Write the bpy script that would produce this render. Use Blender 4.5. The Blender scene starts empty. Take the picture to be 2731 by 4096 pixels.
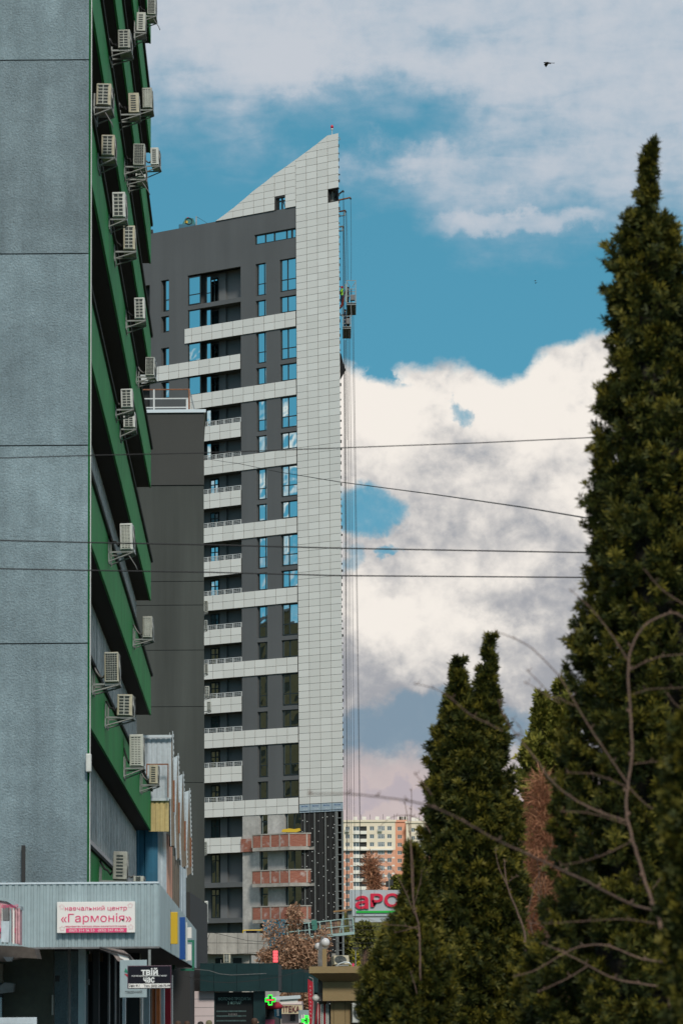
import bpy, bmesh, math, random
import numpy as np
from mathutils import Vector, Matrix
from mathutils.geometry import tessellate_polygon
random.seed(7); rng = np.random.default_rng(7)
R = math.radians
SC = bpy.context.scene
# ------------------------------------------------------------------ camera (f = 126 mm on 24x36, tilted up 7.8 deg)
F = 14300.0; CX, CY = 1365.5, 2048.0; CAMZ = 2.3
PITCH = math.atan((4005.5-2048)/F); ROLL = 0.0074
_R = Vector((1, 0, 0)); _F = Vector((0, math.cos(PITCH), math.sin(PITCH))); _U = Vector((0, -math.sin(PITCH), math.cos(PITCH)))
RT = _R*math.cos(ROLL)-_U*math.sin(ROLL); UP = _R*math.sin(ROLL)+_U*math.cos(ROLL)
cam_d = bpy.data.cameras.new('camera'); cam = bpy.data.objects.new('camera', cam_d); SC.collection.objects.link(cam)
M = Matrix((RT, UP, -_F)).transposed().to_4x4(); M.translation = Vector((0, 0, CAMZ)); cam.matrix_world = M
cam_d.sensor_fit = 'VERTICAL'; cam_d.sensor_height = 36; cam_d.lens = 36*F/4096; cam_d.clip_start = 0.5; cam_d.clip_end = 9000
cam_d.dof.use_dof = True; cam_d.dof.focus_distance = 190; cam_d.dof.aperture_fstop = 6.3
SC.camera = cam
# ------------------------------------------------------------------ render settings
SC.view_settings.view_transform = 'Standard'; SC.view_settings.look = 'None'; SC.view_settings.gamma = 1
SC.view_settings.exposure = 0.68; SC.view_settings.use_curve_mapping = False
SC.cycles.max_bounces = 6; SC.cycles.caustics_reflective = False; SC.cycles.caustics_refractive = False
SUN_EL, SUN_AZ = R(40), R(170)      # azimuth clockwise from +Y (the view), so the sun is behind the camera to the right
# ------------------------------------------------------------------ world: Nishita sky with two cloud decks
W = bpy.data.worlds.new('World'); SC.world = W; W.use_nodes = True
nt = W.node_tree; nt.nodes.clear(); L = nt.links.new
def N(t, **k):
    n = nt.nodes.new(t)
    for a, b in k.items(): setattr(n, a, b)
    return n
def val(x, s):
    if isinstance(x, (int, float)): s.default_value = x
    else: L(x, s)
def mth(op, a, b=0.0, c=None, clamp=False):
    n = N('ShaderNodeMath', operation=op, use_clamp=clamp); val(a, n.inputs[0]); val(b, n.inputs[1])
    if c is not None: val(c, n.inputs[2])
    return n.outputs[0]
def mapr(x, a, b, c, d, smooth=True):
    n = N('ShaderNodeMapRange', interpolation_type='SMOOTHSTEP' if smooth else 'LINEAR')
    val(x, n.inputs[0])
    for i, v in enumerate((a, b, c, d)): val(v, n.inputs[i+1])
    return n.outputs[0]
def fcurve(x, pts, x0, x1, y0, y1):
    t = mapr(x, x0, x1, 0, 1, False)
    n = N('ShaderNodeFloatCurve'); cu = n.mapping.curves[0]
    P_ = [((a-x0)/(x1-x0), (b-y0)/(y1-y0)) for a, b in pts]
    cu.points[0].location = P_[0]; cu.points[1].location = P_[-1]
    for p in P_[1:-1]: cu.points.new(*p)
    n.mapping.update(); val(t, n.inputs[1])
    return mapr(n.outputs[0], 0, 1, y0, y1, False)
geo = N('ShaderNodeNewGeometry'); neg = N('ShaderNodeVectorMath', operation='SCALE'); L(geo.outputs['Incoming'], neg.inputs[0]); neg.inputs['Scale'].default_value = -1
D = neg.outputs[0]
sep = N('ShaderNodeSeparateXYZ'); L(D, sep.inputs[0])
az = mth('ARCTAN2', sep.outputs[0], sep.outputs[1]); el = mth('ARCSINE', sep.outputs[2])
sx = mth('MULTIPLY_ADD', az, 8210.0, 784.0); sy = mth('MULTIPLY_ADD', el, -8210.0, 2301.0)   # sky chart: azimuth and height in 1/8210 rad
def nz(scale, detail, rough, off=0.0, stretch=1.0, dist=0.0):
    m = N('ShaderNodeMapping'); L(D, m.inputs[0]); m.inputs['Scale'].default_value = (1, 1, stretch); m.inputs['Location'].default_value = (off, off*.7, off*.3)
    n = N('ShaderNodeTexNoise'); L(m.outputs[0], n.inputs['Vector']); n.inputs['Scale'].default_value = scale
    n.inputs['Detail'].default_value = detail; n.inputs['Roughness'].default_value = rough; n.inputs['Distortion'].default_value = dist
    return n.outputs[0]
def blob(cx, cy, rx, ry):
    a = mth('DIVIDE', mth('SUBTRACT', wx, cx), rx); b = mth('DIVIDE', mth('SUBTRACT', wy, cy), ry)
    d = mth('ADD', mth('MULTIPLY', a, a), mth('MULTIPLY', b, b))
    return mapr(d, 0, 1, 1, 0)
def addm(*xs):
    r = xs[0]
    for x in xs[1:]: r = mth('ADD', r, x)
    return r
def sc(x, k): return mth('MULTIPLY', x, k)
w1 = nz(110, 7, .6, 51.0); w2 = nz(110, 7, .6, 77.0); w3 = nz(45, 4, .5, 61.0); w4 = nz(45, 4, .5, 87.0)
wx = addm(sx, sc(mth('SUBTRACT', w1, .5), 150.0), sc(mth('SUBTRACT', w3, .5), 170.0)); wy = addm(sy, sc(mth('SUBTRACT', w2, .5), 130.0), sc(mth('SUBTRACT', w4, .5), 130.0))
sky = N('ShaderNodeTexSky', sky_type='NISHITA'); sky.sun_disc = False; sky.sun_elevation = SUN_EL; sky.sun_rotation = SUN_AZ
sky.air_density = 1.0; sky.dust_density = 0.3; sky.ozone_density = 2.0
zr = mth('MAXIMUM', sep.outputs[2], 0.0); z2 = mth('MULTIPLY_ADD', zr, 0.62, 0.36)      # take the colour higher up the dome: clear spring air
cb = N('ShaderNodeCombineXYZ'); L(sep.outputs[0], cb.inputs[0]); L(sep.outputs[1], cb.inputs[1]); L(z2, cb.inputs[2])
nrm = N('ShaderNodeVectorMath', operation='NORMALIZE'); L(cb.outputs[0], nrm.inputs[0]); L(nrm.outputs[0], sky.inputs[0])
def mixc(f, a, b, mode='MIX'):
    n = N('ShaderNodeMix', data_type='RGBA', blend_type=mode); val(f, n.inputs[0])
    for s, v in ((n.inputs[6], a), (n.inputs[7], b)):
        if isinstance(v, tuple): s.default_value = (*v, 1)
        else: L(v, s)
    return n.outputs[2]
SKYTINT = (0.66, 1.46, 1.22)
blue = mixc(1.0, sky.outputs[0], SKYTINT, 'MULTIPLY')
K = 10.0   # background strength is 0.1
n1 = nz(26, 7, .52, 3.1, 2.2); n2 = nz(75, 8, .55, 9.3, 1.3); n3 = nz(30, 6, .5, 21.0, 1.2, .3); n5 = nz(190, 8, .62, 33.0)
# deck A: thin high stratus
yb = fcurve(sx, [(0, 300), (350, 300), (520, 318), (640, 345), (780, 395), (900, 425), (1000, 492), (1080, 528), (1400, 530), (1568, 520)], 0, 1568, 0, 1000)
nw = nz(60, 6, .55, 71.0, 3.5, .6)
dA = addm(.5, sc(mth('SUBTRACT', nw, .5), 1.1), mth('MINIMUM', sc(mth('SUBTRACT', yb, sy), 1/120.0), 1.3), sc(mth('SUBTRACT', n1, .5), 1.3), sc(mth('SUBTRACT', n2, .5), 1.5), sc(mth('SUBTRACT', n5, .5), .5),
          sc(blob(850, 290, 330, 130), -1.15), sc(blob(1130, 330, 260, 120), -.45), sc(blob(1050, 105, 130, 60), -.5), sc(blob(420, 150, 90, 70), -.35), sc(blob(1200, 520, 280, 45), .9), sc(blob(880, 385, 240, 60), .55), sc(blob(620, 120, 260, 120), .6))
aA = mapr(dA, -.35, 1.7, 0, .97)
colA = mixc(mapr(addm(dA, sc(mth('SUBTRACT', n5, .5), .6)), .2, 2.6, 0, 1), (3.1, 4.35, 5.5), (5.6, 5.95, 6.5))
c1 = mixc(aA, blue, colA)
# deck B: cumulus bank standing on the horizon
yb2 = fcurve(sx, [(0, 880), (560, 860), (790, 836), (860, 852), (950, 842), (1060, 838), (1120, 862), (1180, 872), (1235, 825), (1310, 785), (1400, 772), (1568, 760)], 0, 1568, 600, 1200)
edge = mth('MINIMUM', sc(mth('SUBTRACT', sy, yb2), 1/26.0), 2.6)
dB = addm(edge, sc(mth('SUBTRACT', n2, .5), 3.0), sc(mth('SUBTRACT', n5, .5), 1.7),
          sc(blob(905, 885, 90, 30), -.9))
hole = addm(sc(blob(1062, 966, 44, 36), .62), sc(blob(832, 1172, 140, 76), .8), sc(blob(905, 1278, 50, 26), .7), sc(blob(800, 1290, 60, 60), .5))
aB = mth('MULTIPLY', mapr(dB, -.1, 1.3, 0, 1), mapr(addm(hole, sc(mth('SUBTRACT', n5, .5), .55)), .1, .85, 1, .06))
n6 = nz(95, 9, .58, 13.0, 1.1, .5)
lump = addm(sc(mth('SUBTRACT', n2, .5), 1.6), sc(mth('SUBTRACT', n3, .5), 2.2), sc(mth('SUBTRACT', n5, .5), .7), sc(mth('ABSOLUTE', mth('SUBTRACT', n6, .5)), 1.1), -.07)
shade = addm(mapr(sy, 950, 1640, 0, .95, False), lump, sc(blob(1000, 1500, 260, 150), -.55), sc(blob(1250, 1390, 260, 75), .35), sc(blob(850, 1420, 110, 130), -.42), sc(blob(1180, 930, 560, 130), -.35))
white = (9.0, 8.45, 7.8); grey = (3.6, 3.7, 4.0)
colB = mixc(mapr(shade, -.15, 1.15, 0, 1), white, grey)
colB = mixc(mapr(addm(blob(1000, 1690, 420, 95), sc(lump, .5)), .15, .95, 0, .85), colB, (1.9, 2.9, 3.8))
colB = mixc(mapr(addm(mapr(wy, 1690, 1860, 0, 1), sc(lump, .25)), .1, .9, 0, .9), colB, (5.8, 4.85, 4.8))
colB = mixc(mapr(addm(blob(930, 1850, 160, 50), sc(lump, .6)), .35, 1, 0, .7), colB, (4.4, 4.0, 4.5))
# away from this bank the cumulus breaks up
brk = mapr(addm(mapr(mth('ABSOLUTE', mth('SUBTRACT', sx, 1100)), 900, 3600, 0, .8), sc(mth('SUBTRACT', n3, .5), 2.2)), .4, .85, 1, 0)
c2 = mixc(mth('MULTIPLY', aB, brk), c1, colB)
hz = mixc(mapr(sep.outputs[2], -.05, 0.0, 1, 0), c2, (2.2, 2.2, 2.1))
bg = N('ShaderNodeBackground'); L(hz, bg.inputs[0]); bg.inputs[1].default_value = .063
wo = N('ShaderNodeOutputWorld'); L(bg.outputs[0], wo.inputs[0])
# ------------------------------------------------------------------ sun behind thin cloud
sl = bpy.data.lights.new('sun', 'SUN'); sl.energy = 1.5; sl.angle = R(10); sl.color = (1, .94, .84)
so = bpy.data.objects.new('sun', sl); SC.collection.objects.link(so)
sd = Vector((math.sin(SUN_AZ)*math.cos(SUN_EL), math.cos(SUN_AZ)*math.cos(SUN_EL), math.sin(SUN_EL)))
so.rotation_euler = sd.to_track_quat('Z', 'Y').to_euler()
# ================================================================== helpers
COL = SC.collection
def ray(px, py):
    return (_dir(px, py))
def _dir(px, py): return (-(-1)*_F + RT*((px-CX)/F) + UP*((CY-py)/F))
def P(px, py, Y):
    d = _dir(px, py); t = Y/d.y; return Vector((d.x*t, Y, CAMZ+d.z*t))
def mk(name, col=(.5, .5, .5), rough=.7, metal=0.0, noise=None, bump=None, emis=None, spec=.5, streak=None, coat=0):
    """noise = (scale, amount) mottling, bump = (scale, distance) relief, streak = (scale, amount) rain streaks down the face"""
    m = bpy.data.materials.new(name); m.use_nodes = True; t = m.node_tree; b = t.nodes['Principled BSDF']; l = t.links.new
    b.inputs['Roughness'].default_value = rough; b.inputs['Metallic'].default_value = metal; b.inputs['Specular IOR Level'].default_value = spec
    b.inputs['Base Color'].default_value = (*col, 1); b.inputs['Coat Weight'].default_value = coat
    tc = t.nodes.new('ShaderNodeTexCoord')
    cur = None
    def ns(scale, vec=None, det=6, rg=.6):
        n = t.nodes.new('ShaderNodeTexNoise'); n.inputs['Scale'].default_value = scale; n.inputs['Detail'].default_value = det; n.inputs['Roughness'].default_value = rg
        l(vec or tc.outputs['Object'], n.inputs['Vector']); return n.outputs[0]
    def mulc(prev, fac_out, amt):
        mr = t.nodes.new('ShaderNodeMapRange'); l(fac_out, mr.inputs[0]); mr.inputs[1].default_value = .3; mr.inputs[2].default_value = .7; mr.inputs[3].default_value = 1-amt; mr.inputs[4].default_value = 1+amt*.6
        mx = t.nodes.new('ShaderNodeMix'); mx.data_type = 'RGBA'; mx.blend_type = 'MULTIPLY'; mx.inputs[0].default_value = 1
        if prev is None: mx.inputs[6].default_value = (*col, 1)
        else: l(prev, mx.inputs[6])
        l(mr.outputs[0], mx.inputs[7]); return mx.outputs[2]
    if noise:
        for sc_, am in (noise if isinstance(noise[0], tuple) else (noise,)): cur = mulc(cur, ns(sc_), am)
    if streak:
        mp = t.nodes.new('ShaderNodeMapping'); mp.inputs['Scale'].default_value = (1, 1, .06); l(tc.outputs['Object'], mp.inputs[0])
        cur = mulc(cur, ns(streak[0], mp.outputs[0]), streak[1])
    if cur is not None: l(cur, b.inputs['Base Color'])
    if bump:
        bp = t.nodes.new('ShaderNodeBump'); bp.inputs['Distance'].default_value = bump[1]; l(ns(bump[0], det=5), bp.inputs['Height']); l(bp.outputs[0], b.inputs['Normal'])
    if emis: b.inputs['Emission Color'].default_value = (*emis[0], 1); b.inputs['Emission Strength'].default_value = emis[1]
    return m
class MB:
    def __init__(s): s.v = []; s.f = []; s.mi = []
    def quad(s, a, b, c, d, mi=0):
        n = len(s.v); s.v += [tuple(a), tuple(b), tuple(c), tuple(d)]; s.f.append((n, n+1, n+2, n+3)); s.mi.append(mi); return s
    def poly(s, pts, mi=0):
        n = len(s.v); s.v += [tuple(p) for p in pts]; s.f.append(tuple(range(n, n+len(pts)))); s.mi.append(mi); return s
    def hexa(s, p, mi=0):   # 8 corners: bottom 4 ccw then top 4
        n = len(s.v); s.v += [tuple(q) for q in p]
        for f in ((0, 3, 2, 1), (4, 5, 6, 7), (0, 1, 5, 4), (1, 2, 6, 5), (2, 3, 7, 6), (3, 0, 4, 7)): s.f.append(tuple(n+i for i in f)); s.mi.append(mi)
        return s
    def box(s, x0, x1, y0, y1, z0, z1, mi=0):
        return s.hexa([(x0, y0, z0), (x1, y0, z0), (x1, y1, z0), (x0, y1, z0), (x0, y0, z1), (x1, y0, z1), (x1, y1, z1), (x0, y1, z1)], mi)
    def prism(s, poly, h, mi=0):     # poly: ccw list of 3-D points, h: extrusion vector
        n = len(poly); o = len(s.v); h = Vector(h); s.v += [tuple(p) for p in poly]+[tuple(Vector(p)+h) for p in poly]
        s.f.append(tuple(o+i for i in range(n))[::-1]); s.f.append(tuple(o+n+i for i in range(n))); s.mi += [mi, mi]
        for i in range(n): j = (i+1) % n; s.f.append((o+i, o+j, o+n+j, o+n+i)); s.mi.append(mi)
        return s
    def tube(s, pts, r, k=6, mi=0):
        pts = [Vector(p) for p in pts]; rs = r if isinstance(r, (list, tuple)) else [r]*len(pts); base = len(s.v)
        for i, p in enumerate(pts):
            t = (pts[min(i+1, len(pts)-1)]-pts[max(i-1, 0)]).normalized()
            a = t.orthogonal().normalized() if i == 0 else (a-t*a.dot(t)).normalized(); b = t.cross(a)
            for j in range(k):
                q = 2*math.pi*j/k; s.v.append(tuple(p+(a*math.cos(q)+b*math.sin(q))*rs[i]))
        for i in range(len(pts)-1):
            for j in range(k):
                j2 = (j+1) % k; s.f.append((base+i*k+j, base+i*k+j2, base+(i+1)*k+j2, base+(i+1)*k+j)); s.mi.append(mi)
        s.f.append(tuple(base+j for j in range(k))[::-1]); s.f.append(tuple(base+(len(pts)-1)*k+j for j in range(k))); s.mi += [mi, mi]
        return s
    def lathe(s, c, prof, k=16, mi=0):    # prof: (r, z)
        o = len(s.v)
        for r, z in prof:
            for j in range(k): q = 2*math.pi*j/k; s.v.append((c[0]+r*math.cos(q), c[1]+r*math.sin(q), c[2]+z))
        for i in range(len(prof)-1):
            for j in range(k): j2 = (j+1) % k; s.f.append((o+i*k+j, o+i*k+j2, o+(i+1)*k+j2, o+(i+1)*k+j)); s.mi.append(mi)
        return s
    def mesh(s, name, mats, smooth=False):
        me = bpy.data.meshes.new(name); me.from_pydata(s.v, [], s.f)
        for m in (mats if isinstance(mats, (list, tuple)) else [mats]): me.materials.append(m)
        me.polygons.foreach_set('material_index', s.mi)
        if smooth: me.polygons.foreach_set('use_smooth', [True]*len(s.f))
        me.update(); return me
    def build(s, name, mats, parent=None, smooth=False, bevel=0):
        o = obj(name, s.mesh(name, mats, smooth), parent)
        if bevel: b = o.modifiers.new('bevel', 'BEVEL'); b.width = bevel; b.segments = 2; b.limit_method = 'ANGLE'
        return o
def obj(name, me, parent=None, loc=None):
    o = bpy.data.objects.new(name, me); COL.objects.link(o); o.parent = parent
    if loc is not None: o.location = loc
    return o
def tag(o, label=None, cat=None, group=None, kind=None):
    if label: o['label'] = label
    if cat: o['category'] = cat
    if group: o['group'] = group
    if kind: o['kind'] = kind
    return o
def thing(name, label, cat, loc=(0, 0, 0), rz=0, group=None):
    o = bpy.data.objects.new(name, None); COL.objects.link(o); o.location = loc; o.rotation_euler = (0, 0, rz); o.empty_display_size = .5
    return tag(o, label, cat, group)
def copy_tree(o, parent=None):
    c = o.copy(); COL.objects.link(c); c.parent = parent
    for ch in list(o.children): copy_tree(ch, c)
    return c
def glyph_mesh(name, s, size, ext, bold, align, spacing):
    """each outline of a glyph is filled on its own (the font's strokes overlap), then extruded"""
    cu = bpy.data.curves.new(name, 'FONT'); cu.body = s; cu.size = size; cu.align_x = align; cu.align_y = 'CENTER'; cu.space_character = spacing
    o = bpy.data.objects.new(name, cu); COL.objects.link(o); bpy.context.view_layer.update()
    c2_ = o.to_curve(bpy.context.evaluated_depsgraph_get()); loops = []
    for sp in c2_.splines:
        pts = []
        if sp.type == 'BEZIER':
            bp = sp.bezier_points; n = len(bp)
            for i in range(n):
                p0, p3 = bp[i], bp[(i+1) % n]; A, B_, C_, D_2 = p0.co, p0.handle_right, p3.handle_left, p3.co
                straight = (B_-A).cross(D_2-A).length < 1e-7*size and (C_-A).cross(D_2-A).length < 1e-7*size
                for k in range(1 if straight else 4):
                    u = k/4; v = (1-u)**3*A+3*(1-u)**2*u*B_+3*(1-u)*u*u*C_+u**3*D_2; pts.append(Vector((v.x, v.y, 0)))
        else: pts = [Vector((p.co.x, p.co.y, 0)) for p in sp.points]
        q = [p for i, p in enumerate(pts) if (p-pts[i-1]).length > 1e-6]
        if len(q) > 2: loops.append(q)
    o.to_curve_clear(); bpy.data.objects.remove(o)
    area = lambda l: sum(l[i-1].x*l[i].y-l[i].x*l[i-1].y for i in range(len(l)))/2
    if not loops: return bpy.data.meshes.new(name)
    def grow(l, d, hole=False):
        out = []; n = len(l); sg = (1 if area(l) > 0 else -1)*(-1 if hole else 1)
        for i in range(n):
            e0 = (l[i]-l[i-1]).normalized(); e1 = (l[(i+1) % n]-l[i]).normalized(); nn = Vector((e0.y+e1.y, -(e0.x+e1.x), 0)); k = max(.6, nn.length/2); out.append(l[i]+nn.normalized()*d/k*sg if nn.length > 1e-6 else l[i])
        return out
    def inside(p, l):
        c = False
        for i in range(len(l)):
            a_, b_ = l[i-1], l[i]
            if (a_.y > p.y) != (b_.y > p.y) and p.x < (b_.x-a_.x)*(p.y-a_.y)/(b_.y-a_.y)+a_.x: c = not c
        return c
    hole = lambda l: any(k_ is not l and area(k_)*area(l) < 0 and abs(area(k_)) > abs(area(l)) and inside(l[0], k_) for k_ in loops)
    ins = [l for l in loops if hole(l)]; outs = [l for l in loops if not any(l is h for h in ins)]
    mb = MB()
    for k, l in enumerate(outs):
        hs = [h for h in ins if inside(h[0], l) and area(h)*area(l) < 0]; sg = 1 if area(l) > 0 else -1; z = ext+(k % 4)*.0005; rings = [grow(l, bold)]+[grow(h, bold, True) for h in hs]; flat = [p for r_ in rings for p in r_]
        o_ = len(mb.v); mb.v += [(p.x, p.y, z) for p in flat]
        for t_ in tessellate_polygon(rings):
            a_, b_, c_ = (flat[i] for i in t_); t_ = t_ if (b_-a_).cross(c_-a_).z > 0 else t_[::-1]; mb.f.append(tuple(o_+i for i in t_)); mb.mi.append(0)
        for r_ in rings:
            for i in range(len(r_)):
                p, q = r_[i-1], r_[i]
                if sg > 0: p, q = q, p
                mb.quad((p.x, p.y, z), (q.x, q.y, z), (q.x, q.y, -ext), (p.x, p.y, -ext))
    me = bpy.data.meshes.new(name); me.from_pydata(mb.v, [], mb.f); me.update(); return me
def text(s, size, m, parent, mat4, ext=.004, bold=0.0, align='CENTER', name='lettering', sx=1.0, spacing=1.0, fit=None):
    """raised text in the local x-z plane facing -y; fit = width in metres"""
    me = glyph_mesh(name, s, size, ext, bold, align, spacing); me.materials.append(m)
    o = bpy.data.objects.new(name, me); COL.objects.link(o); o.parent = parent
    if fit and len(me.vertices):
        xs_ = [v.co.x for v in me.vertices]; w = max(xs_)-min(xs_); sx = fit/w
        if align == 'CENTER':
            for v in me.vertices: v.co.x -= (max(xs_)+min(xs_))/2
    o.location = mat4; o.rotation_euler = (R(90), 0, 0); o.scale = (sx, 1, 1); return o
def npmesh(name, V, Q, mats, attr=None):
    me = bpy.data.meshes.new(name); nq, k = Q.shape
    me.vertices.add(len(V)); me.vertices.foreach_set('co', V.astype(np.float32).ravel())
    me.loops.add(nq*k); me.loops.foreach_set('vertex_index', Q.astype(np.int32).ravel())
    me.polygons.add(nq); me.polygons.foreach_set('loop_start', np.arange(0, nq*k, k, dtype=np.int32)); me.polygons.foreach_set('loop_total', np.full(nq, k, dtype=np.int32))
    for m in mats: me.materials.append(m)
    if attr is not None:
        a = me.attributes.new('tint', 'FLOAT', 'FACE'); a.data.foreach_set('value', attr.astype(np.float32))
    me.update(calc_edges=True); return me
# ------------------------------------------------------------------ materials
m_conc = mk('rough_concrete', (.265, .34, .375), .92, noise=((.3, .26), (2.2, .14), (12, .12), (30, .22)), bump=(26, .034), streak=(1.2, .24), spec=.15)
m_green = mk('green_enamel', (.007, .25, .046), .6, noise=((.5, .18), (25, .05)), streak=(2.2, .25), spec=.12)
m_soffit = mk('black_soffit', (.006, .006, .006), .85)
m_dark = mk('dark_void', (.012, .013, .014), .8)
m_flash = mk('grey_flashing', (.17, .165, .165), .55, noise=(8, .3), metal=.2)
m_blind = mk('pale_blind', (.62, .62, .60), .7, noise=(3, .4))
m_wing = mk('strip_glass', (.012, .013, .014), .35, spec=.25)
m_whitemetal = mk('white_enamel', (.62, .62, .58), .45, noise=(6, .12))
m_acw = mk('ac_casing_paint', (.48, .49, .44), .5, noise=(4, .15), streak=(6, .15))
m_acd = mk('ac_coil_dark', (.02, .03, .028), .5)
m_steel = mk('galvanised_bracket', (.26, .27, .26), .5, metal=.3, noise=(10, .25))
m_rust = mk('rusty_steel', (.24, .10, .05), .8, noise=(12, .4))
m_render = mk('dark_grey_render', (.062, .063, .059), .95, noise=((.15, .08), (40, .12)), bump=(60, .01), streak=(.5, .07))
m_render2 = mk('weathered_grey_render', (.066, .072, .066), .95, noise=((.15, .12), (40, .12)), streak=(.9, .3))
m_cap = mk('zinc_coping', (.62, .68, .72), .4, metal=.2)
m_tile = mk('pale_facade_cassette', (.74, .73, .69), .38, noise=((.08, .05),), spec=.4)
m_joint = mk('dark_joint', (.035, .035, .035), .9)
m_trender = mk('tower_grey_render', (.115, .121, .125), .9, noise=((.1, .12), (25, .10)), streak=(.6, .10))
m_trender2 = mk('tower_balcony_render', (.17, .175, .178), .9, noise=(.3, .1))
m_tframe = mk('anthracite_window_frame', (.018, .028, .03), .5)
m_rail = mk('pale_railing', (.55, .56, .55), .5)
m_wconc = mk('patchy_pale_concrete', (.52, .50, .47), .9, noise=((.5, .22), (3, .18), (14, .10)), streak=(1.0, .15))
m_cream = mk('cream_concrete', (.40, .37, .33), .9, noise=((.6, .18), (4, .12)), streak=(1.5, .25))
m_insul = mk('black_insulation', (.016, .015, .014), .85, noise=(2, .35))
m_dot = mk('white_fixing', (.75, .75, .72), .6)
m_teal = mk('dark_teal_tile', (.013, .034, .036), .25, noise=(2, .2))
m_beige = mk('beige_render', (.30, .215, .105), .8, noise=((1.2, .08), (60, .22)), bump=(60, .008))
m_pink = mk('pinkish_panel', (.62, .52, .52), .6, noise=(1, .05))
m_blueg = mk('blue_grey_sheet', (.33, .41, .43), .5, noise=((.8, .12), (10, .08)), streak=(4, .18))
m_wsheet = mk('weathered_white_sheet', (.50, .56, .60), .5, noise=((1, .15), (9, .12)), streak=(4, .2))
m_bsheet = mk('blue_sheet', (.012, .115, .20), .5, noise=(1.5, .25), streak=(3, .2))
m_ysheet = mk('yellow_sheet', (.55, .43, .19), .6, noise=((2, .1), (9, .12)), streak=(4, .2))
m_brsheet = mk('brown_sheet', (.17, .135, .10), .7, noise=(3, .25))
m_orange = mk('orange_paint', (.55, .15, .03), .5, noise=(4, .15))
m_salmon = mk('salmon_panel', (.52, .27, .19), .7, noise=(2, .15))
m_signw = mk('sign_white', (.80, .76, .72), .35)
m_pinkink = mk('pink_print', (.72, .05, .17), .5)
m_black = mk('sign_black', (.008, .008, .014), .6, spec=.15)
m_white = mk('white_print', (.78, .78, .76), .5)
m_greytxt = mk('grey_print', (.08, .09, .1), .5)
m_red = mk('red_cloth', (.42, .012, .03), .7, noise=(3, .3))
m_logo = mk('logo_red', (.62, .012, .05), .4)
m_loggreen = mk('logo_green', (.02, .42, .05), .4)
m_yellow = mk('yellow_paint', (.62, .40, .02), .4)
m_blue = mk('blue_paint', (.01, .07, .28), .4)
m_olive = mk('olive_tile_wall', (.040, .042, .025), .6, noise=((1, .3), (8, .25)))
m_cable = mk('cable_rubber', (.012, .012, .013), .7)
m_skin = mk('skin', (.42, .24, .17), .6)
m_hair = mk('dark_hair', (.02, .015, .012), .7)
m_asph = mk('asphalt', (.05, .05, .052), .9, noise=((.2, .2), (12, .25)), bump=(30, .01))
m_pave = mk('paving', (.24, .235, .22), .85, noise=(1, .15))
m_soil = mk('spring_grass_slope', (.10, .10, .035), .95, noise=((.02, .35), (.2, .35)))
m_bark = mk('thuja_bark', (.07, .05, .035), .9, noise=(20, .3))
m_twig = mk('smooth_grey_brown_bark', (.17, .10, .07), .75, noise=((8, .35), (60, .35)), bump=(90, .004))
m_lamp = mk('opal_globe', (.62, .62, .64), .35)
m_neong = mk('lit_green_led', (.02, .3, .02), .4, emis=((.03, 1, .05), .9))
m_neonr = mk('lit_red_led', (.3, .02, .02), .4, emis=((1, .12, .14), .75))
m_tarp = mk('blue_tarp', (.02, .12, .18), .6)
m_card = mk('cardboard', (.22, .13, .09), .85, noise=(5, .2))
m_mint = mk('mint_steel', (.30, .42, .40), .5)
m_hivis = mk('hi_vis_cloth', (.35, .75, .05), .8)
m_brick = None
def brickmat(name, c1, c2, mortar, scale=1.0, bw=.25, bh=.075):
    m = mk(name, c1, .9); t = m.node_tree; b = t.nodes['Principled BSDF']; tc = t.nodes.new('ShaderNodeTexCoord'); mp = t.nodes.new('ShaderNodeMapping')
    mp.inputs['Rotation'].default_value = (R(90), 0, 0); t.links.new(tc.outputs['Object'], mp.inputs[0])
    n = t.nodes.new('ShaderNodeTexBrick'); t.links.new(mp.outputs[0], n.inputs[0])
    for i, c in ((1, c1), (2, c2), (3, mortar)): n.inputs[i].default_value = (*c, 1)
    n.inputs['Scale'].default_value = scale; n.inputs['Brick Width'].default_value = bw; n.inputs['Row Height'].default_value = bh; n.inputs['Mortar Size'].default_value = .012
    ns = t.nodes.new('ShaderNodeTexNoise'); ns.inputs['Scale'].default_value = 1.6; ns.inputs['Detail'].default_value = 7; t.links.new(tc.outputs['Object'], ns.inputs[0])
    rp = t.nodes.new('ShaderNodeMapRange'); t.links.new(ns.outputs[0], rp.inputs[0]); rp.inputs[1].default_value = .56; rp.inputs[2].default_value = .72
    mx = t.nodes.new('ShaderNodeMix'); mx.data_type = 'RGBA'; t.links.new(rp.outputs[0], mx.inputs[0]); t.links.new(n.outputs[0], mx.inputs[6]); mx.inputs[7].default_value = (.48, .38, .35, 1)
    t.links.new(mx.outputs[2], b.inputs['Base Color']); return m
m_brick = brickmat('red_brick', (.30, .065, .035), (.40, .12, .07), (.28, .18, .14))
def glassmat(name, tint, wav, wsc=.5, rough=.015):
    m = mk(name, tint, rough, metal=1.0); t = m.node_tree; b = t.nodes['Principled BSDF']
    tc = t.nodes.new('ShaderNodeTexCoord'); n = t.nodes.new('ShaderNodeTexNoise'); n.inputs['Scale'].default_value = wsc; n.inputs['Detail'].default_value = 1.5; t.links.new(tc.outputs['Object'], n.inputs[0])
    bp = t.nodes.new('ShaderNodeBump'); bp.inputs['Distance'].default_value = wav; t.links.new(n.outputs[0], bp.inputs['Height']); t.links.new(bp.outputs[0], b.inputs['Normal']); return m
m_glass = glassmat('coated_window_glass', (.80, .92, .93), .016)
m_glassd = mk('balcony_door_glass', (.02, .05, .055), .05, spec=.8)
m_film = mk('blue_protective_film', (.36, .44, .50), .3)
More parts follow.
